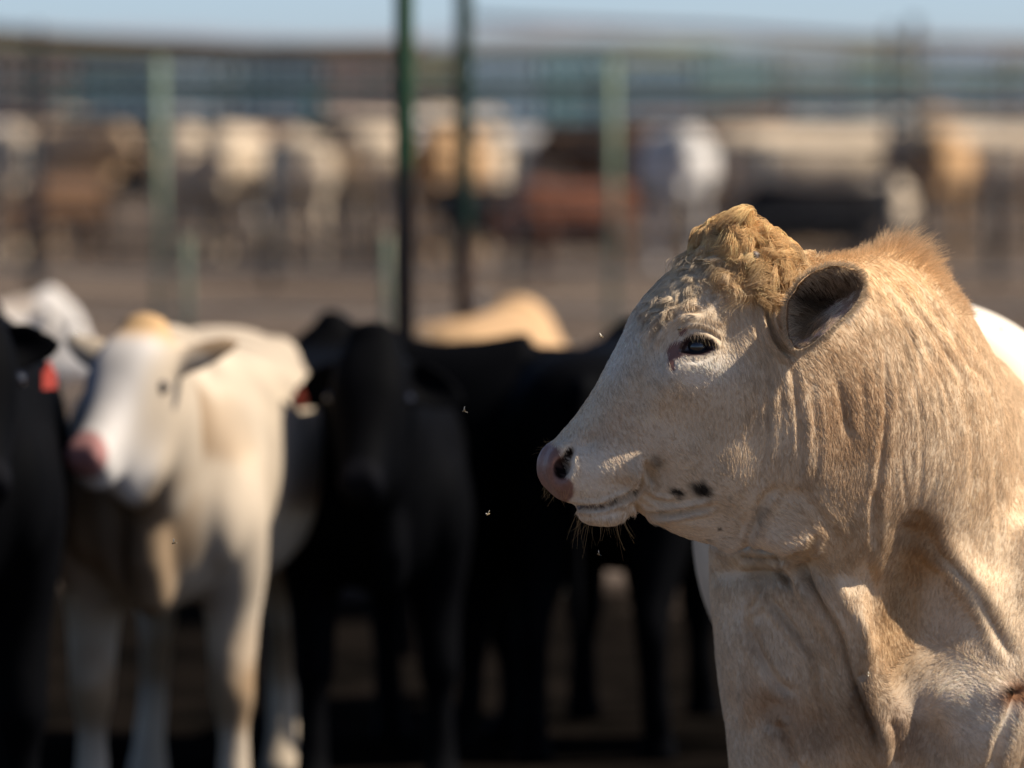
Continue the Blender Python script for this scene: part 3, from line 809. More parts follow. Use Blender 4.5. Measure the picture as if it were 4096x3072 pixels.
# clumps: tips lean towards a jittered cell centre
cell = np.floor(P / .0046).astype(np.int64)
jit = np.stack([_hash(cell[:, 0], cell[:, 1], cell[:, 2], s) for s in (31, 32, 33)], 1)
cc = (cell + .25 + .5 * jit) * .0046
off = cc - P; off = off - N * (off * N).sum(1, keepdims=True)
k = 4; tt = np.linspace(0, 1, k)
pts = P[:, None] + Dv[:, None] * (Ln[:, None, None] * tt[None, :, None]) + off[:, None] * (.6 * tt ** 1.5)[None, :, None] - N[:, None] * (Ln[:, None] * .22 * tt ** 2)[:, :, None]
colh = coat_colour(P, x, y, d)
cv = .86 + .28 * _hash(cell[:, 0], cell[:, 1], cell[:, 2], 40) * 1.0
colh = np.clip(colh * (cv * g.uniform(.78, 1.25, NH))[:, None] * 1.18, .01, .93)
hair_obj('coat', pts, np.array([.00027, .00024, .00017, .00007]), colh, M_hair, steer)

# crown curls
keep = np.clip(1.5 * (gw(px, py, 2965, 960, 185, 105, 8) + gw(px, py, 3050, 1080, 100, 110)) - .16, 0, 1) ** 1.3 * (facing > -.6) * (dd < 9.85) * ~ie * smoothstep(1185, 1130, py)
NC = 24000
P, N, x, y, d, g = sample(NC, keep, 12)
cs = .017
cell = np.floor(P / cs).astype(np.int64)
hs = [_hash(cell[:, 0], cell[:, 1], cell[:, 2], s) for s in range(50, 60)]
fo = np.stack([x - 3010, (y - 880) * 1.0], 1); fo = unit(fo); ang = (hs[0] - .5) * 3.6 + g.normal(0, .18, NC)
fo = np.stack([fo[:, 0] * np.cos(ang) - fo[:, 1] * np.sin(ang), fo[:, 0] * np.sin(ang) + fo[:, 1] * np.cos(ang)], 1)
Dt = fo[:, :1] * XR - fo[:, 1:] * UPV; Dt = unit(Dt - N * (Dt * N).sum(1, keepdims=True)); e2 = np.cross(N, Dt)
k = 14; tt = np.linspace(0, 1, k)
Lc = (.026 + .028 * hs[1]) * g.uniform(.75, 1.15, NC)
amp = (.0042 + .0060 * hs[2]); fr = 5 + 6.5 * hs[3]; ph = hs[4] * 6.28 + g.normal(0, .25, NC)
w1 = np.sin(ph[:, None] + fr[:, None] * tt[None]) - np.sin(ph)[:, None]; w2 = np.cos(ph[:, None] + fr[:, None] * tt[None]) - np.cos(ph)[:, None]
hump = (.006 + .016 * hs[5])[:, None] * np.sin(np.pi * .9 * tt[None])
cc_ = (cell + .5) * cs - P; cc_ = cc_ - N * (cc_ * N).sum(1, keepdims=True)
pts = (P[:, None] + Dt[:, None] * (Lc[:, None] * tt[None])[:, :, None] + N[:, None] * (hump + amp[:, None] * .7 * w2 * tt[None])[:, :, None]
       + e2[:, None] * (amp[:, None] * 1.3 * w1)[:, :, None] + cc_[:, None] * (.65 * tt ** .7)[None, :, None] - UPV * (Lc[:, None] * .25 * tt[None] ** 2)[:, :, None])
colh = coat_colour(P, x, y, d) * (.72 + .5 * hs[6])[:, None] * g.uniform(.75, 1.3, NC)[:, None] * 1.1
hair_obj('crown_curls', pts, np.linspace(.00036, .00013, k), np.clip(colh, .01, .9), M_hair, steer)

# mane along the crest
cd, ct, _ = poly_dist(px, py, [(3300, 1030), (3420, 1010), (3560, 985), (3680, 1030), (3760, 1110), (3850, 1220)])
keep = smoothstep(70, 10, cd) * (dd < 10.3) * (facing > -.75)
NM = 7500
P, N, x, y, d, g = sample(NM, keep, 13)
cd, ct, _ = poly_dist(x, y, [(3300, 1030), (3420, 1010), (3560, 985), (3680, 1030), (3760, 1110), (3850, 1220)])
hsm = _hash(*np.floor(P / .016).astype(np.int64).T, 77)
Lm = (.6 + .7 * hsm) * (.010 + .034 * np.exp(-((ct - .50) / .20) ** 2)) * g.uniform(.35, 1.2, NM) ** 1.2
cell = np.floor(P / .016).astype(np.int64); hs = [_hash(cell[:, 0], cell[:, 1], cell[:, 2], s) for s in range(70, 76)]
Dv = unit(N * 1.0 + UPV * .5 + XR * (.15 + .9 * (ct[:, None] - .35) + 1.5 * (hs[0][:, None] - .5)) - UPV * .5 * (hs[1][:, None] > .6) + g.normal(0, .14, (NM, 3)))
k = 7; tt = np.linspace(0, 1, k)
bend = XR * .5 - UPV * .25
pts = P[:, None] + Dv[:, None] * (Lm[:, None] * tt)[:, :, None] + bend * (Lm[:, None] * .5 * tt ** 2)[:, :, None] + g.normal(0, .0016, (NM, 1, 3)) * (tt ** 2)[None, :, None]
colh = coat_colour(P, x, y, d) * g.uniform(.75, 1.3, NM)[:, None] * 1.1
hair_obj('mane', pts, np.linspace(.00032, .0001, k), np.clip(colh, .01, .9), M_hair, steer)

# forehead waves: longer hair falling from the crown to the brow
keep = np.clip(1.6 * gw(px, py, 2730, 1120, 210, 75, -42) - .3, 0, 1) * (facing > -.4) * (dd < 9.8)
NW = 13000
P, N, x, y, d, g = sample(NW, keep, 14)
T = tangent(x, y, N); Bn = np.cross(N, T)
cell = np.floor(P / .013).astype(np.int64); hs = [_hash(cell[:, 0], cell[:, 1], cell[:, 2], s) for s in range(80, 88)]
Lw = .021 * (.7 + .7 * hs[0]) * g.uniform(.8, 1.2, NW); sw = (hs[1] - .5) * 2.2
Dv = unit(T * np.cos(sw)[:, None] + Bn * np.sin(sw)[:, None] + N * .30)
k = 8; tt = np.linspace(0, 1, k)
wav = np.sin(tt[None] * (5 + 4 * hs[2][:, None]) + hs[3][:, None] * 6.28) - np.sin(hs[3][:, None] * 6.28)
pts = P[:, None] + Dv[:, None] * (Lw[:, None] * tt)[:, :, None] + Bn[:, None] * (wav * .0028)[:, :, None] - N[:, None] * (Lw[:, None] * .25 * tt ** 2)[:, :, None]
colh = coat_colour(P, x, y, d) * (.85 + .3 * hs[4])[:, None] * g.uniform(.85, 1.2, NW)[:, None] * 1.12
hair_obj('forelock', pts, np.linspace(.0004, .00013, k), np.clip(colh, .01, .92), M_hair, steer)

# hair in the ear and along its rim
keep = ie * 1.0
NE = 11000
P, N, x, y, d, g = sample(NE, keep, 15)
rd, rt, _ = poly_dist(x, y, [q[:2] for q in EAR_RIM + EAR_RIM[:1]])
cell = np.floor(P / .012).astype(np.int64); h0 = _hash(cell[:, 0], cell[:, 1], cell[:, 2], 90); h1 = _hash(cell[:, 0], cell[:, 1], cell[:, 2], 91)
Dv = unit(XR * (.9 + .5 * (h0[:, None] - .5)) + UPV * (-.25 + 1.1 * (h1[:, None] - .5) + .5 * (y[:, None] > 1260)) + N * .35 + g.normal(0, .12, (NE, 3)))
edge = smoothstep(34, 10, rd)
Le = (.020 + .018 * h1) * g.uniform(.6, 1.2, NE) * (1 - .6 * edge)
k = 7; tt = np.linspace(0, 1, k)
pts = P[:, None] + Dv[:, None] * (Le[:, None] * tt)[:, :, None] - UPV * (Le[:, None] * .35 * tt ** 2)[:, :, None]
cl = np.tile(np.array([.33, .21, .12]), (NE, 1)); cl = mix(cl, edge * .8, (.62, .47, .31))
cl = mix(cl, np.clip(1.3 * gw(x, y, 3350, 1240, 90, 45, -45), 0, 1) * .9, (.78, .64, .50))
cl = mix(cl, np.clip(1.4 * gw(x, y, 3235, 1180, 70, 42, -10), 0, 1) * .9, (.07, .045, .03))
hair_obj('ear_hair', pts, np.linspace(.00036, .00012, k), np.clip(cl * g.uniform(.6, 1.4, NE)[:, None], .01, .9), M_hair, steer)

# soft fringe round the ear's rim
g = np.random.default_rng(17); NR = 2200
rimw = catmull(np.array(EAR_RIM + EAR_RIM[:1], float), 400); ri = g.integers(0, 399, NR); rp = rimw[ri] + (rimw[ri + 1] - rimw[ri]) * g.random((NR, 1))
P = np.array([at(a, b, c + .006 * q) for (a, b, c), q in zip(rp, g.random(NR))]); oc = unit(np.stack([rp[:, 0] - 3262, rp[:, 1] - 1222], 1))
Dv = unit(oc[:, :1] * XR - oc[:, 1:] * UPV + unit(CAMP - P) * g.uniform(-.3, .5, (NR, 1)) + XR * .35 + g.normal(0, .22, (NR, 3)))
Lr = g.uniform(.004, .013, NR); k = 5; tt = np.linspace(0, 1, k)
pts = P[:, None] + Dv[:, None] * (Lr[:, None] * tt)[:, :, None]
hair_obj('ear_fringe', pts, np.linspace(.0003, .0001, k), np.tile(np.array([.68, .52, .34]), (NR, 1)) * g.uniform(.6, 1.2, (NR, 1)), M_hair, steer)

# whiskers on chin, lips and round the nose; lashes
def nearest(pxs, pys):
    Pn = []; Nn = []
    for a, b in zip(pxs, pys):
        q = (px - a) ** 2 + (py - b) ** 2 + np.where((dd < 9.75) & (facing > -.3), 0, 1e9); j = q.argmin(); Pn.append(V[j]); Nn.append(Nv[j])
    return np.array(Pn), np.array(Nn)
g = np.random.default_rng(16)
wx = np.r_[g.uniform(2275, 2500, 42), g.uniform(2150, 2290, 34), g.uniform(2148, 2210, 16), g.uniform(2250, 2480, 30)]
wy = np.r_[2050 + 45 * g.random(42), g.uniform(1945, 2010, 34), g.uniform(1750, 1930, 16), g.uniform(1960, 2010, 30)]
P, N = nearest(wx, wy)
nW = len(wx)
down = np.r_[np.ones(42), .9 * np.ones(34), .25 * np.ones(16), .9 * np.ones(30)]
Lh = np.r_[g.uniform(.010, .050, 42), g.uniform(.006, .020, 34), g.uniform(.006, .018, 16), g.uniform(.006, .014, 30)]
Dv = unit(N * .4 - UPV * down[:, None] * .9 + XR * g.normal(.05, .28, (nW, 1)) + g.normal(0, .16, (nW, 3)))
k = 8; tt = np.linspace(0, 1, k)
pts = P[:, None] + Dv[:, None] * (Lh[:, None] * tt)[:, :, None] + (g.normal(0, .3, (nW, 3)) - UPV * .25)[:, None] * (Lh[:, None] * .5 * tt ** 2)[:, :, None]
hair_obj('whiskers', pts, np.linspace(.00014, .00006, k), np.tile(np.array([.50, .33, .16]), (nW, 1)) * g.uniform(.5, 1.2, (nW, 1)), M_hair, steer)
lx = g.uniform(2760, 2858, 30); ly = np.interp(lx, [2735, 2757, 2788, 2822, 2850, 2860], [1372, 1354, 1349, 1357, 1373, 1384])
P, N = nearest(lx, ly)
Dv = unit(N * .75 - UPV * .6 + XR * ((lx[:, None] - 2785) / 130 + .25) + g.normal(0, .12, (30, 3)))
Ll = g.uniform(.005, .009, 30)
pts = P[:, None] + Dv[:, None] * (Ll[:, None] * tt)[:, :, None] - UPV * (Ll[:, None] * .35 * tt ** 2)[:, :, None]
hair_obj('eyelashes', pts, np.linspace(.00024, .00008, k), np.tile(np.array([.62, .46, .24]), (30, 1)) * g.uniform(.6, 1.15, (30, 1)), M_hair, steer)

# horn bud among the curls
M_horn = mat_noise('horn', (.09, .065, .05), (.20, .15, .115), 60, .5, .3)
hp, hn = nearest([3022], [1046])
hd_ = unit(hn[0] + UPV * .35 + XR * .1)
hv_, hf_ = tube_geo([hp[0] - hn[0] * .012, hp[0] + hd_ * .006, hp[0] + hd_ * .017, hp[0] + hd_ * .024, hp[0] + hd_ * .027], [.015, .0145, .0115, .0065, .002], 18)
mesh_obj('horn_bud', [wl_(v) for v in hv_], hf_, M_horn, steer)
# ---------------------------------------------------------------- ground, hills
M_ground, n_, l_, b_ = new_mat('feedlot_dirt')
tc = n_.new('ShaderNodeTexCoord')
def nz(scale, detail=8, rough=.6):
    q = n_.new('ShaderNodeTexNoise'); q.inputs['Scale'].default_value = scale; q.inputs['Detail'].default_value = detail; q.inputs['Roughness'].default_value = rough
    l_.new(tc.outputs['Object'], q.inputs['Vector']); return q
def ramp(src, stops):
    r = n_.new('ShaderNodeValToRGB'); e = r.color_ramp.elements
    while len(e) < len(stops): e.new(.5)
    for q, (p, c) in zip(e, stops): q.position = p; q.color = (*c, 1)
    l_.new(src, r.inputs['Fac']); return r
r1 = ramp(nz(.35).outputs['Fac'], [(.30, (.068, .052, .043)), (.50, (.125, .096, .077)), (.72, (.195, .155, .125))])
r2 = ramp(nz(9).outputs['Fac'], [(.30, (.45, .45, .45)), (.70, (1.25, 1.25, 1.25))])
mx = n_.new('ShaderNodeMix'); mx.data_type = 'RGBA'; mx.blend_type = 'MULTIPLY'; mx.inputs['Factor'].default_value = 1
l_.new(r1.outputs['Color'], mx.inputs[6]); l_.new(r2.outputs['Color'], mx.inputs[7])
# wet manure and the near cattle's shadows painted as one dark band, uneven edge
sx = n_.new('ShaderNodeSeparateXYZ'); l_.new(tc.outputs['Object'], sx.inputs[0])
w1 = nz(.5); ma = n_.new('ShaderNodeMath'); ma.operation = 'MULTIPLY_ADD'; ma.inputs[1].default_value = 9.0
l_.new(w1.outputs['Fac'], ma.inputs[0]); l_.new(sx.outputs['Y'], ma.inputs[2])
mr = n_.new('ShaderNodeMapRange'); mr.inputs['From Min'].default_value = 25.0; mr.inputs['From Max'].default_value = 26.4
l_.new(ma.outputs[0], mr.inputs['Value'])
mr0 = n_.new('ShaderNodeMapRange'); mr0.inputs['From Min'].default_value = 18.0; mr0.inputs['From Max'].default_value = 16.0  # unseen ground in front stays paler, to bounce warm fill
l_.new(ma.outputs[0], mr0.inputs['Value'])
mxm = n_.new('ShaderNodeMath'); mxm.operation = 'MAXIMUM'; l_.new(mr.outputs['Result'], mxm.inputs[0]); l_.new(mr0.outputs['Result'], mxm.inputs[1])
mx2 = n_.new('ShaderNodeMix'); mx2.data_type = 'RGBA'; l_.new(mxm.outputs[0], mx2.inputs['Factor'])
wet = ramp(nz(3).outputs['Fac'], [(.35, (.003, .0027, .0024)), (.7, (.011, .0085, .007))])  # near-black colour carries painted shade as well as wet manure
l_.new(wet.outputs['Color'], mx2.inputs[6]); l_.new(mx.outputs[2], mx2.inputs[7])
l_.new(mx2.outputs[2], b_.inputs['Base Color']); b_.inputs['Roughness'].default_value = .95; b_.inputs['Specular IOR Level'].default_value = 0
bp = n_.new('ShaderNodeBump'); bp.inputs['Strength'].default_value = .8; bp.inputs['Distance'].default_value = .06
l_.new(nz(6).outputs['Fac'], bp.inputs['Height']); l_.new(bp.outputs['Normal'], b_.inputs['Normal'])
def ground_mesh():
    ys = np.r_[np.linspace(-8, 60, 70), np.geomspace(62, 3500, 40)]; V = []; F = []; nx = 61
    for y in ys:
        half = 14 + max(0, y) * .35
        for k in range(nx): V.append((-half + 2 * half * k / (nx - 1), y, 0.0))
    V = np.array(V); amp = .05 * np.clip((V[:, 1] - 15) / 20, 0, 1)
    V[:, 2] = amp * noise3(V, .45, 5) + .012 * noise3(V, 1.7, 6)
    for j in range(len(ys) - 1):
        for k in range(nx - 1): a = j * nx + k; F.append((a, a + 1, a + nx + 1, a + nx))
    return V, F
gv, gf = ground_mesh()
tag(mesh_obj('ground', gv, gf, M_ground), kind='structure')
def hills(name, d, prof, mat, depth):
    xs = np.linspace(-.14 * d, .14 * d, 90); V = []; F = []
    fx = [(p[0] - 2048) * d / FOC for p in prof]; fz = [CAM_H + (300 - p[1]) * d / FOC for p in prof]
    for k, t in enumerate((0, .25, .5, .75, 1)):
        for x in xs:
            h = np.interp(x, fx, fz); h = max(.5, h) + .012 * h * math.sin(x * .9 / d * 400) + .05 * h * math.sin(x / d * 90 + 1)
            V.append((x, d + depth * t, -1 + (h + 1) * math.sin(math.pi * (.02 + .94 * t) * .55 if t < .9 else .5)))
    m = len(xs)
    for j in range(4):
        for k in range(m - 1): a = j * m + k; F.append((a, a + 1, a + m + 1, a + m))
    return tag(mesh_obj(name, V, F, mat), kind='structure')
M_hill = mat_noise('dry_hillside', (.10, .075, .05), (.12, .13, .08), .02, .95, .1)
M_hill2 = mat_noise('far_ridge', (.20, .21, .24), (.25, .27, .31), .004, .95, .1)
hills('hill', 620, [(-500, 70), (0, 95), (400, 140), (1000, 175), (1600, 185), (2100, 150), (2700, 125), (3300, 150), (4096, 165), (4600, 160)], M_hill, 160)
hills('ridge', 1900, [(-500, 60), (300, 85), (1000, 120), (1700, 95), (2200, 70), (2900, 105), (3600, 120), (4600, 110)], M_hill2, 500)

# ---------------------------------------------------------------- background cattle
def coarse(parts, vox, it=10):
    V, F = remesh(parts, vox); E_ = edges_of(F)
    V = lap_smooth(V, E_, it, .6, taubin=False); V = lap_smooth(V, E_, 3, .5)
    return V, F
M_coat = mat_attr('coat_plain', .8, .2)
M_black = mat_attr('coat_black', .7, .02)
M_tag_red = mat_noise('tag_plastic_red', (.26, .03, .018), (.40, .05, .03), 8, .4, .4)
M_tag_pink = mat_noise('tag_plastic_pink', (.26, .08, .085), (.34, .11, .11), 8, .4, .4)
def paint(V, HM, base, face=None, nosec=None, mud=None, poll=None, seed=0, var=.15):
    M, p0 = HM; H = (V - p0) @ M / (M[:, 0] @ M[:, 0])                      # head space
    C = np.tile(np.array(base, float), (len(V), 1))
    u, w_, v = H[:, 0], H[:, 1], H[:, 2]
    inh = (u > -.12) & (np.abs(w_) < .16) & (v > -.42)
    if mud is not None:
        k = smoothstep(.16, .03, np.abs(V[:, 2] - .40) + .05 * noise3(V, 9, seed + 3)); C = mix(C, k * .8, mud)
        k = smoothstep(.1, .5, noise3(V, 4, seed + 4)) * smoothstep(.2, .9, V[:, 0]) * (u < -.1); C = mix(C, k * .8, mud)
        k = smoothstep(.55, .75, V[:, 0]) * smoothstep(.16, .05, np.abs(V[:, 1] + .06 * noise3(V, 8, seed + 9))) * smoothstep(1.15, 1.0, V[:, 2]) * (u < 0); C = mix(C, k * .75, mud)
    if face is not None: C = mix(C, smoothstep(-.10, .0, u) * smoothstep(.12, .06, np.abs(w_)) * inh, face)
    if poll is not None: C = mix(C, smoothstep(.10, .17, v) * (np.abs(w_) < .14) * (u > -.25), poll)
    if nosec is not None: C = mix(C, smoothstep(.195, .212, u) * (v < -.13) * inh, nosec)
    n = noise3(V, 7, seed); C = C * (1 + var * n[:, None])
    return np.clip(C, .002, .9)
def animal(name, label, cat, pxx, d, heading, s, col_kw, mat, group, vox=.013, pose=None, tags=(), ref_x=.46, eyes=True, eyec=None):
    """heading: angle of the nose from +x in the ground plane; (pxx, d): where ref_x along the back stands"""
    pts, HM = cow_parts(**(pose or {}))
    V, F = coarse(pts, vox)
    C = paint(V, HM, **col_kw)
    f = np.array([math.cos(heading), math.sin(heading)])
    p = np.array([(pxx - 2048) * d / FOC, d]) - f * ref_x * s
    root = empty(name, (p[0], p[1], 0), heading); root.scale = (s, s, s)
    tag(root, label, cat, group)
    me = bpy.data.meshes.new('body'); me.from_pydata(V.tolist(), [], F.tolist()); me.update(); me.shade_smooth(); me.materials.append(mat)
    a = me.color_attributes.new('coat', 'FLOAT_COLOR', 'POINT'); a.data.foreach_set('color', np.c_[C, np.ones(len(C))].ravel().astype(np.float32))
    o = bpy.data.objects.new('body', me); COL.objects.link(o); o.parent = root
    M, p0 = HM
    if eyes:
        for sgn in (1, -1):
            c = np.array([-.005, .108 * sgn, -.005]) @ M.T + p0
            v_, f_ = ellipsoid(c, (.021, .021, .021), n=10, m=14); mesh_obj('eye', v_, f_, M_eye, root)
            c = np.array([.222, .040 * sgn, -.20]) @ M.T + p0
    for sgn, m_, dz in tags:
        c = np.array([-.175, .21 * sgn, .0 + dz]) @ M.T + p0
        fwd = np.array([.75, .55 * sgn, .0]) @ M.T; sd = unit(np.cross(fwd, (0, 0, 1))); fwd = unit(fwd)
        V_ = []; 
        for q in (0, .004):
            for a_, b_2 in [(-.008, 0), (-.010, -.015), (-.025, -.026), (-.027, -.066), (.027, -.066), (.025, -.026), (.010, -.015), (.008, 0)]:
                V_.append(c + fwd * (.012 + q) + sd * a_ + np.array([0, 0, b_2]))
        F_ = [tuple(range(8)), tuple(range(15, 7, -1))] + [(i, 8 + i, 8 + (i + 1) % 8, (i + 1) % 8) for i in range(8)]
        mesh_obj('ear_tag', V_, F_, m_, root, smooth=False)
    return root
G_PEN = 'cattle standing in the near pen'
CREAM = (.41, .335, .25); TANMUD = (.22, .135, .065); BLK = (.0022, .0023, .0029)
FWD = R(-90)
animal('steer', 'cream steer with a white face and pink nose, facing the camera', 'steer', 645, 14.3, FWD - R(4), .84,
       dict(base=CREAM, face=(.54, .50, .46), nosec=(.33, .16, .145), mud=TANMUD, poll=(.46, .29, .14), seed=3, var=.34), M_coat, G_PEN,
       pose=dict(head_scale=1.05, head_pos=(1.10, -.02, 1.37), yaw=R(-20), pitch=R(-6), strides=(.03, -.02, 0, .1), ear_kw=dict(tip=(-.03, .20, .085), wid=.055, cupk=.4, fdir=(-.8, 0, -.6)), legk=1.25), eyes=True)
animal('steer', 'black steer with a red ear tag, facing the camera behind the tan muzzle', 'steer', 1500, 15.1, FWD + R(8), .79,
       dict(base=BLK, nosec=(.005, .005, .0065), seed=5), M_black, G_PEN,
       pose=dict(head_scale=1.15, head_pos=(1.14, -.10, 1.36), yaw=R(-14), pitch=R(6), strides=(0, .04, 0, 0), ear_kw=dict(tip=(-.05, .18, -.09)), legk=1.3), tags=((-1, M_tag_red, 0),))
animal('steer', 'black steer standing side on, its long back level behind the other black one', 'steer', 1950, 16.1, R(180) - R(6), .775,
       dict(base=BLK, seed=6), M_black, G_PEN,
       pose=dict(head_pos=(1.12, 0, 1.38), yaw=R(22), pitch=R(4), strides=(.05, -.08, -.1, .12), legk=1.25), tags=((1, M_tag_pink, .02),))
animal('steer', 'black steer standing end on, half hidden behind the tan muzzle and chin', 'steer', 2390, 15.7, FWD + R(172), .79,
       dict(base=BLK, seed=16), M_black, G_PEN, pose=dict(head_pos=(1.10, .1, 1.15), pitch=R(12), legk=1.3, strides=(0, .1, -.08, .06)), ref_x=-.85, eyes=False)
animal('steer', 'black steer with a red ear tag, cut off by the left edge', 'steer', -275, 13.4, FWD + R(10), .95,
       dict(base=BLK, nosec=(.005, .005, .0065), seed=7), M_black, G_PEN,
       pose=dict(head_pos=(1.08, .05, 1.28), yaw=R(6), pitch=R(10), strides=(0, .05, 0, 0), ear_kw=dict(tip=(-.04, .18, -.01)), legk=1.3), tags=((1, M_tag_red, 0),))
animal('steer', 'white steer standing behind the cream one at the left edge', 'steer', 250, 21.5, R(10), .71,
       dict(base=(.62, .57, .52), face=(.66, .62, .58), mud=(.30, .23, .17), seed=8, var=.45), M_coat, G_PEN,
       pose=dict(head_pos=(1.02, .10, 1.34), yaw=R(20), pitch=R(4)), vox=.016, ref_x=1.0)
animal('steer', 'sunlit orange tan steer, only its back showing behind the black steers', 'steer', 1900, 20.0, FWD + R(168), .725,
       dict(base=(.46, .29, .15), seed=9, var=.25), M_coat, G_PEN, pose=dict(head_pos=(1.10, 0, .95), pitch=R(30)), vox=.016, ref_x=-.6)

# far herd: a few built poses, each animal its own object with its own coat colour
PROTO = []
for pose in (dict(head_pos=(1.15, .05, 1.30), yaw=R(15)), dict(head_pos=(1.18, -.05, .80), yaw=R(-10), pitch=R(35), strides=(.05, -.1, .05, -.05)), dict(head_pos=(1.02, .28, 1.34), yaw=R(65), strides=(-.05, .05, .1, 0))):
    pts, HM = cow_parts(**pose); v_, f_ = coarse(pts, .022, 5)
    me = bpy.data.meshes.new('body'); me.from_pydata(v_.tolist(), [], f_.tolist()); me.update(); me.shade_smooth(); me.materials.append(None); PROTO.append(me)
def coat_mat(nm, c):
    return mat_noise('coat_' + nm, tuple(q * .75 for q in c), tuple(min(.8, q * 1.15) for q in c), 3, .85, .15)
CM = {k: coat_mat(k, c) for k, c in dict(cream=(.55, .44, .32), white=(.62, .58, .53), tan=(.42, .29, .18), orange=(.46, .28, .14), brown=(.12, .065, .035), red=(.14, .052, .028), black=(.012, .011, .012), grey=(.30, .27, .25)).items()}
FAR = [  # px of the body centre, depth, nose heading (deg), colour, pose, label
    (20, 58, -80, 'cream', 0, 'blurred cream steer at the left edge of the far pen'), (290, 60, -60, 'tan', 0, 'blurred tan steer facing the camera near the left of the far pen'),
    (215, 56, -120, 'brown', 1, 'blurred brown calf low in front of the tan steer at far left'), (520, 62, 175, 'black', 2, 'blurred black steer just left of the pale green post'),
    (740, 59, -85, 'cream', 1, 'blurred cream steer just right of the pale green post'), (930, 58, -95, 'cream', 0, 'blurred pale steer facing the camera left of the middle of the far pen'),
    (1190, 64, 10, 'brown', 0, 'blurred brown steer side on in the far pen'), (1190, 57, 95, 'cream', 1, 'blurred cream steer in front of the brown one in the far pen'),
    (1370, 61, -70, 'black', 0, 'blurred black steer left of the dark green posts in the far pen'), (1510, 58, 85, 'cream', 0, 'blurred cream rump left of the dark green posts'),
    (1780, 58, -95, 'orange', 0, 'blurred orange steer seen between the two dark green posts'), (2030, 63, 175, 'white', 2, 'blurred white steer right of the second dark green post'),
    (2290, 65, 20, 'red', 0, 'blurred rust red steer side on in the far pen'), (2260, 53, -150, 'red', 1, 'blurred dark red steer lower in front of the rust red one'),
    (2040, 53, 10, 'black', 1, 'blurred black steer low behind the tan muzzle in the far pen'), (2560, 62, 160, 'brown', 0, 'blurred brown steer beside the pale post in the far pen'),
    (2710, 56, -90, 'white', 0, 'blurred white faced steer above the tan crown'), (2950, 62, 185, 'tan', 1, 'blurred tan steer right of the white faced one'),
    (3250, 60, 5, 'cream', 0, 'blurred cream steer above the tan ear'), (3220, 51, 170, 'black', 1, 'blurred black steer low just above the crown and mane'),
    (3560, 64, 170, 'brown', 0, 'blurred dark brown steer by the dark right hand post'), (3750, 59, -95, 'orange', 0, 'blurred orange tan steer right of the dark post'),
    (3560, 54, -85, 'cream', 1, 'blurred pale steer low in front of the dark brown one'), (4020, 60, 0, 'cream', 1, 'blurred cream steer at the right edge of the far pen'),
    (560, 78, 20, 'white', 0, 'small white steer far back left of the pale green post'), (1060, 74, -80, 'white', 0, 'small white steer far back, nearest the middle'),
    (1210, 75, 200, 'white', 2, 'small white steer far back, second from the dark posts'), (1480, 79, 5, 'grey', 0, 'small grey steer far back beside the dark posts'),
    (2900, 76, 0, 'grey', 0, 'small grey steer far back above the tan crown'), (3350, 80, 185, 'grey', 0, 'small grey steer far back above the tan ear'), (60, 75, 10, 'cream', 0, 'small cream steer far back at the left edge')]
FAR += [(110, 71, 30, 'grey', 0, 'blurred grey steer behind the cream one at far left'), (410, 72, 190, 'cream', 0, 'blurred cream flank left of the pale green post'), (640, 73, 5, 'brown', 2, 'blurred brown steer directly behind the pale green post'),
    (860, 70, 170, 'grey', 1, 'blurred grey steer in the second rank left of centre'), (1060, 69, 0, 'tan', 0, 'blurred tan steer in the second rank left of centre'), (1640, 71, 15, 'cream', 0, 'blurred cream steer straddling the nearer dark green post'),
    (1930, 60, -80, 'cream', 1, 'blurred cream steer just right of the second dark green post'), (2150, 64, 80, 'grey', 0, 'blurred grey steer left of the rust red one'), (2420, 63, 175, 'cream', 1, 'blurred cream steer at the foot of the pale post'),
    (2830, 71, 20, 'brown', 2, 'blurred brown steer behind the white faced one'), (3080, 63, -70, 'cream', 0, 'blurred cream steer left of the tan ear'), (3440, 72, 5, 'white', 0, 'blurred white flank left of the dark right hand pole'),
    (3880, 70, 185, 'tan', 1, 'blurred tan steer right of the dark right hand pole'), (4080, 61, -100, 'brown', 0, 'blurred brown steer cut by the right edge')]
for pxx, d, hd, c, ps, lab in FAR:
    o = bpy.data.objects.new('steer', PROTO[ps]); COL.objects.link(o)
    s = (.9 + .08 * rng.random()) * (.66 if ' low' in lab or 'calf' in lab else .88 if 'small' in lab else 1)
    o.location = ((pxx - 2048) * d / FOC, d, 0.0); o.rotation_euler = (0, 0, R(hd)); o.scale = (s, s, s)
    o.material_slots[0].link = 'OBJECT'; o.material_slots[0].material = CM[c]
    tag(o, lab, 'steer', 'herd in the far pen')

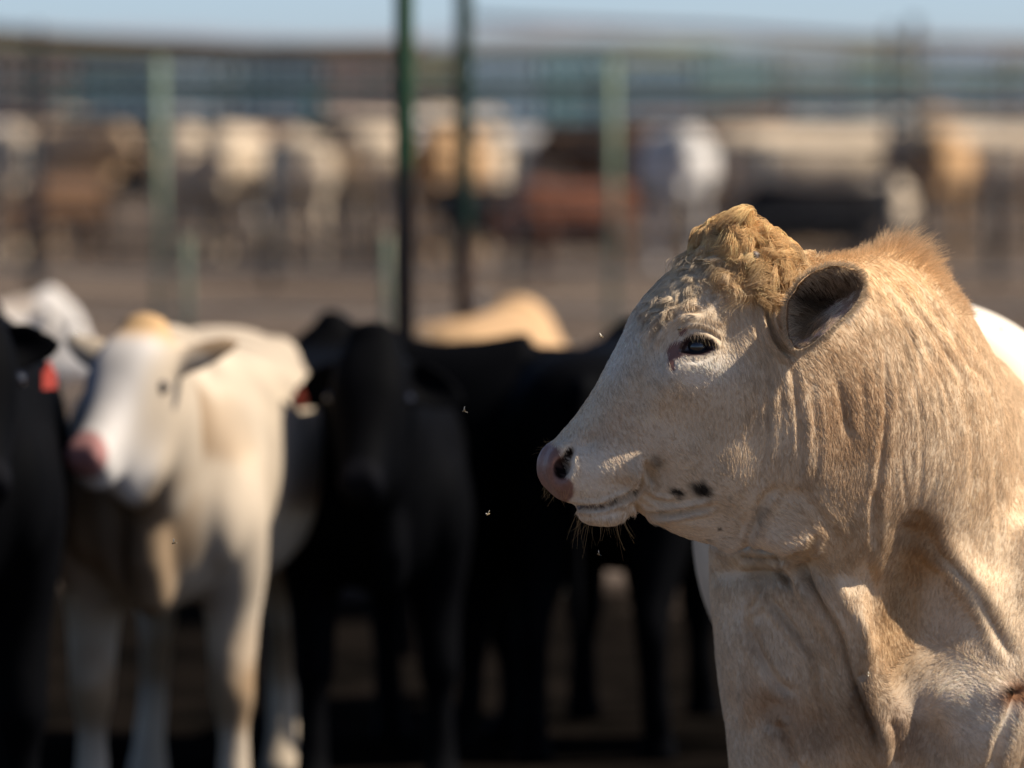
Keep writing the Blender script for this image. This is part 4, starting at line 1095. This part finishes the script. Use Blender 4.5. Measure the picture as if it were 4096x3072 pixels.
# ---------------------------------------------------------------- fences and yard behind
def mat_post(name, top, bot, z0, z1):
    m, n, l, b = new_mat(name)
    tc = n.new('ShaderNodeTexCoord'); sp = n.new('ShaderNodeSeparateXYZ'); q = n.new('ShaderNodeTexNoise'); q.inputs['Scale'].default_value = 9
    l.new(tc.outputs['Object'], sp.inputs[0]); l.new(tc.outputs['Object'], q.inputs['Vector'])
    ad = n.new('ShaderNodeMath'); ad.operation = 'MULTIPLY_ADD'; ad.inputs[1].default_value = .5; l.new(q.outputs['Fac'], ad.inputs[0]); l.new(sp.outputs['Z'], ad.inputs[2])
    mr = n.new('ShaderNodeMapRange'); mr.inputs['From Min'].default_value = z0 + .25; mr.inputs['From Max'].default_value = z1 + .25; l.new(ad.outputs[0], mr.inputs['Value'])
    mx = n.new('ShaderNodeMix'); mx.data_type = 'RGBA'; mx.inputs[6].default_value = (*bot, 1); mx.inputs[7].default_value = (*top, 1)
    l.new(mr.outputs['Result'], mx.inputs['Factor']); l.new(mx.outputs[2], b.inputs['Base Color'])
    b.inputs['Roughness'].default_value = .6; b.inputs['Specular IOR Level'].default_value = .12
    return m
M_gpost = mat_post('green_paint_over_rust', (.003, .028, .010), (.006, .004, .004), 1.50, 1.62)
M_gpost2 = mat_post('green_paint_worn', (.004, .018, .012), (.06, .036, .026), 1.15, 1.4)
M_pale = mat_noise('pale_green_paint', (.15, .20, .13), (.21, .27, .18), 6, .6)
M_stub = mat_noise('worn_green_paint', (.07, .10, .07), (.11, .14, .10), 6, .7)
M_teal = mat_noise('teal_paint', (.04, .13, .13), (.07, .19, .18), 3, .6)
M_dark = mat_noise('dark_pipe', (.02, .03, .035), (.04, .05, .055), 6, .5)
M_cable = mat_noise('steel_cable', (.16, .16, .16), (.24, .24, .24), 20, .5, metal=.6)
def capped_post(name, pxx, d, r, h, mat, label, cat='post', group=None):
    root = empty(name, ((pxx - 2048) * d / FOC, d, 0)); tag(root, label, cat, group)
    MB().tube([(0, 0, -.3), (0, 0, h)], r, 18).build('pipe', mat, root, True)
    MB().tube([(0, 0, h), (0, 0, h + .012), (0, 0, h + .02)], [r * 1.12, r * 1.1, r * .5], 18).build('cap', mat, root, True)
    MB().tube([(r + .004, 0, 1.0), (r + .030, 0, 1.0), (r + .034, 0, 1.04)], [.012, .012, .008], 8).build('cable_hook', M_cable, root, True)
    return root
capped_post('gate_post', 1618, 18.6, .032, 2.75, M_gpost, 'tall dark green pipe post, the nearer and left of the pair', 'post', 'gate posts')
capped_post('gate_post', 1856, 22.5, .034, 2.85, M_gpost2, 'tall green and rusty pipe post, the farther and right of the pair', 'post', 'gate posts')
def cable_fence(name, d, x0, x1, posts, hh, cables, pmat, label, pr=.035, cr=.007):
    root = empty(name, ((x0 + x1) / 2, d, 0)); tag(root, label, 'fence', 'pen fences')
    cx = (x0 + x1) / 2
    for pxx in posts:
        x = (pxx - 2048) * d / FOC - cx
        MB().tube([(x, 0, -.2), (x, 0, hh)], pr, 12).build('post', pmat, root, True)
    for z in cables:
        n = 13; pts = [(x0 - cx + (x1 - x0) * k / (n - 1), -pr - cr, z - .015 * math.sin(math.pi * ((k * .5) % 1))) for k in range(n)]
        MB().tube(pts, cr, 6).build('cable', M_cable if cr < .02 else pmat, root, True)
    return root
cable_fence('cable_fence', 24, -3.2, 3.2, (745, 1545, 2900), 1.22, (.35, .55, .75, .92, 1.08), M_stub, 'wire cable fence with pale posts running behind the near cattle', .018)
cable_fence('cable_fence', 36, -4.4, 4.4, (640, 2450), 2.0, (.4, .7, 1.0, 1.25), M_pale, 'cable fence with tall pale green posts across the middle of the yard', .026)
cable_fence('pipe_fence', 52, -6, 6, (120, 1080, 2060, 3050, 3980), 1.3, (.4, .8, 1.25), M_dark, 'low dark pipe fence at the near side of the far pen', .05, .025)
cable_fence('pipe_fence', 78, -9, 9, (250, 1250, 2250, 3250, 3900), 1.75, (.5, 1.0, 1.45, 1.72), M_teal, 'teal pipe rail fence just behind the far herd', .06, .035)
cable_fence('pipe_fence', 88, -10.5, 10.5, (100, 900, 1500, 2400, 3150, 4050), 2.1, (.6, 1.2, 1.75, 2.08), M_dark, 'tall dark pipe fence behind the teal rails', .07, .045)
def overhead(name, d, pxs, rails, pmat, label):
    root = empty(name, (0, d, 0)); tag(root, label, 'fence', 'pen fences')
    for pxx in pxs:
        x = (pxx - 2048) * d / FOC; MB().tube([(x, .06, -.2), (x, .06, 2.3)], .035, 10).build('post', pmat, root, True)
    for m_, r_, pts in rails:
        MB().tube([((a - 2048) * d / FOC, 0, CAM_H + (300 - b) * d / FOC) for a, b in pts], r_, 8).build('rail', m_, root, True)
M_rust = mat_noise('rusty_pipe', (.10, .055, .04), (.17, .10, .07), 5, .8)
M_olive = mat_noise('olive_pipe', (.13, .14, .09), (.19, .20, .13), 5, .7)
overhead('pipe_fence', 46, (150, 3560), [(M_rust, .045, [(-300, 105), (300, 150), (1000, 185), (1700, 180)]), (M_olive, .05, [(-300, 205), (600, 222), (1500, 225), (2400, 190), (2900, 190)]), (M_rust, .028, [(1840, 78), (2250, 95), (2900, 120), (3500, 160), (4400, 175)]),
         (M_olive, .03, [(-300, 300), (1400, 330), (4400, 310)]), (M_rust, .03, [(-300, 400), (1500, 370), (4400, 420)]), (M_dark, .035, [(-300, 470), (2000, 500), (4400, 480)])], M_dark, 'high rusty and olive pipe rails crossing the yard above the far herd')
capped_post('lamp_pole', 3655, 58, .06, 2.45, M_dark, 'dark steel pole standing alone at the right of the far pen', 'pole')
# windbreak of ribbed steel sheets behind the pens
def mat_sheet(name, c): return mat_noise('sheet_' + name, tuple(min(.7, q * 1.3) for q in c), tuple(min(.7, q * 1.8) for q in c), 1.2, .45, .5)
SH = [mat_sheet('teal', (.13, .205, .225)), mat_sheet('blue', (.17, .225, .27)), mat_sheet('grey', (.18, .22, .25)), mat_sheet('slate', (.08, .11, .14)), mat_sheet('rust', (.16, .11, .10))]
def windbreak(name, d, x0, n, w, z0, z1, pick, label):
    root = empty(name, (x0 + n * w / 2, d, 0)); tag(root, label, 'windbreak', 'steel windbreaks'); root.rotation_euler = (0, 0, R(24))
    for k in range(n):
        a = -n * w / 2 + k * w; V_ = []; F_ = []; m = 24; zt = z1 + .08 * math.sin(k * 2.3)
        for j in range(m + 1):
            x = a + .04 + (w - .08) * j / m; y = .022 * (1 if (j // 2) % 2 else -1)
            V_ += [(x, y, z0), (x, y, zt), (x, y + .004, z0), (x, y + .004, zt)]
        for j in range(m):
            q = 4 * j; F_ += [(q, q + 4, q + 5, q + 1), (q + 2, q + 3, q + 7, q + 6), (q + 1, q + 5, q + 7, q + 3), (q, q + 2, q + 6, q + 4)]
        mesh_obj('sheet', V_, F_, SH[pick(k)], root, False)
        MB().tube([(a, .10, -.2), (a, .10, zt + .12)], .06, 10).build('post', M_dark, root, True)
    for z in (z0 + .15, z1 - .2):
        MB().box(-n * w / 2, n * w / 2, .03, .09, z - .05, z + .05).build('rail', M_dark, root)
    return root
pk1 = [1, 0, 1, 0, 2, 0, 1, 1, 0, 2, 1]
windbreak('windbreak', 100, -1.4, 8, 1.5, .25, 2.22, lambda k: pk1[k % 11], 'blue and teal ribbed steel windbreak across the right of the yard')
pk2 = [3, 4, 3, 2, 3, 4, 2, 3]
windbreak('windbreak', 104, -11.2, 6, 1.6, .25, 2.12, lambda k: pk2[k % 8], 'slate and rust ribbed steel windbreak across the left of the yard')
# two pale stock trailers standing beyond the windbreak
def trailer(pxx, d, L, mat, label):
    root = empty('stock_trailer', ((pxx - 2048) * d / FOC, d, 0)); tag(root, label, 'trailer', 'stock trailers')
    b = MB().box(-L / 2, L / 2, -1.1, 1.1, .75, 1.35); b.build('lower_panel', mat, root)
    for z in (1.55, 1.85, 2.15): MB().box(-L / 2, L / 2, -1.12, 1.12, z, z + .14).build('slat', mat, root)
    MB().box(-L / 2 - .05, L / 2 + .05, -1.15, 1.15, 2.36, 2.44).build('roof', mat, root)
    for k in range(5):
        x = -L / 2 + .05 + (L - .1) * k / 4; MB().box(x - .05, x + .05, -1.14, 1.14, .76, 2.35).build('upright', M_dark, root)
    for x in (-.5, .5):
        for y in (-1.0, 1.0):
            V_, F_ = tube_geo([(x, y - .13, .40), (x, y + .13, .40)], .40, 20); w_ = mesh_obj('wheel', V_, F_, M_dark, root)
    MB().box(L / 2, L / 2 + 1.2, -.08, .08, .55, .68).build('hitch', M_dark, root)
M_al = mat_noise('aluminium', (.45, .46, .50), (.58, .59, .62), 3, .4, .5)
trailer(700, 150, 4.2, M_al, 'pale stock trailer parked far back at the left')
trailer(-40, 155, 5.0, M_al, 'pale stock trailer parked far back at the left edge')

# ---------------------------------------------------------------- flies
M_fly = mat_noise('fly_body', (.10, .07, .04), (.28, .20, .10), 400, .5)
M_wing, n_, l_, b_ = new_mat('fly_wing'); b_.inputs['Base Color'].default_value = (.75, .68, .55, 1); b_.inputs['Roughness'].default_value = .3; b_.inputs['Alpha'].default_value = .75
def fly(p, hd, roll, label, spread=1.0):
    root = empty('fly', tuple(p), hd); root.rotation_euler = (roll, .3, hd); tag(root, label, 'fly', 'flies')
    mb = MB(); mb.add(*ellipsoid((-.0014, 0, 0), (.0028, .0013, .0013), n=8, m=10)); mb2 = ellipsoid((.0016, 0, .0002), (.0017, .0014, .0014), n=8, m=10)
    v_, f_ = remesh([(np.array(mb.V), mb.F), mb2, ellipsoid((.0034, 0, 0), (.0010, .0013, .0011), n=8, m=10)], .0003)
    o = mesh_obj('body', v_, f_, M_fly, root)
    for s in (1, -1):
        V_ = []
        for t in np.linspace(0, 1, 9):
            wv = .0017 * math.sin(math.pi * (t * .9 + .05)) ** .7
            for q, zz in ((-1, 0), (1, 0)): V_.append((.0012 - .0030 * t + q * wv * .8, s * (.0008 + .0052 * t * spread), .0012 + .0028 * t))
        V_ += [(a, b, c + .00012) for a, b, c in V_]
        F_ = []
        for i_ in range(8):
            a = 2 * i_; F_ += [(a, a + 1, a + 3, a + 2), (a + 18, a + 20, a + 21, a + 19)]
        rim = [2 * i_ for i_ in range(9)] + [2 * i_ + 1 for i_ in range(8, -1, -1)]
        for i_ in range(18): a, c = rim[i_], rim[(i_ + 1) % 18]; F_.append((a, c, c + 18, a + 18))
        mesh_obj('wing', V_, F_, M_wing, root)
for q in [(2404, 1347, 9.45, .6, .4, 'fly hovering in front of the steer\'s forehead'), (1856, 1643, 9.5, 2.2, 1.2, 'fly hovering highest before the black steer, far left of the muzzle'),
          (1953, 2057, 9.5, 4.0, .5, 'fly hovering left of the tan muzzle at mouth height'), (2393, 2217, 9.5, 1.1, 1.0, 'fly hovering just below the chin whiskers'), (697, 2172, 9.5, 2.8, .8, 'tiny fly before the cream steer\'s chest')]:
    fly(at(q[0], q[1], q[2]), q[3], q[4], q[5])
for a, b, hd, lab in [(2722, 1318, 2.6, 'fly sitting on the steer\'s upper eyelid'), (3468, 2695, .5, 'fly sitting on the fold of the steer\'s chest')]:
    P1, N1 = nearest([a], [b]) if b < 2300 else (V[[((px - a) ** 2 + (py - b) ** 2 + np.where(facing > 0, 0, 1e9)).argmin()]], Nv[[((px - a) ** 2 + (py - b) ** 2 + np.where(facing > 0, 0, 1e9)).argmin()]])
    fly(P1[0] + N1[0] * .0035, hd, 1.2, lab, .6)

bq = np.hypot(px - 4005, py - 1305); bq = np.nonzero((bq < 20) & (dd > 10.3))[0]
if len(bq):
    bj = bq[dd[bq].argmin()]; fly(V[bj] + np.array([0, 0, .004]), .4, .2, 'blurred fly sitting on the steer\'s white back', .7)
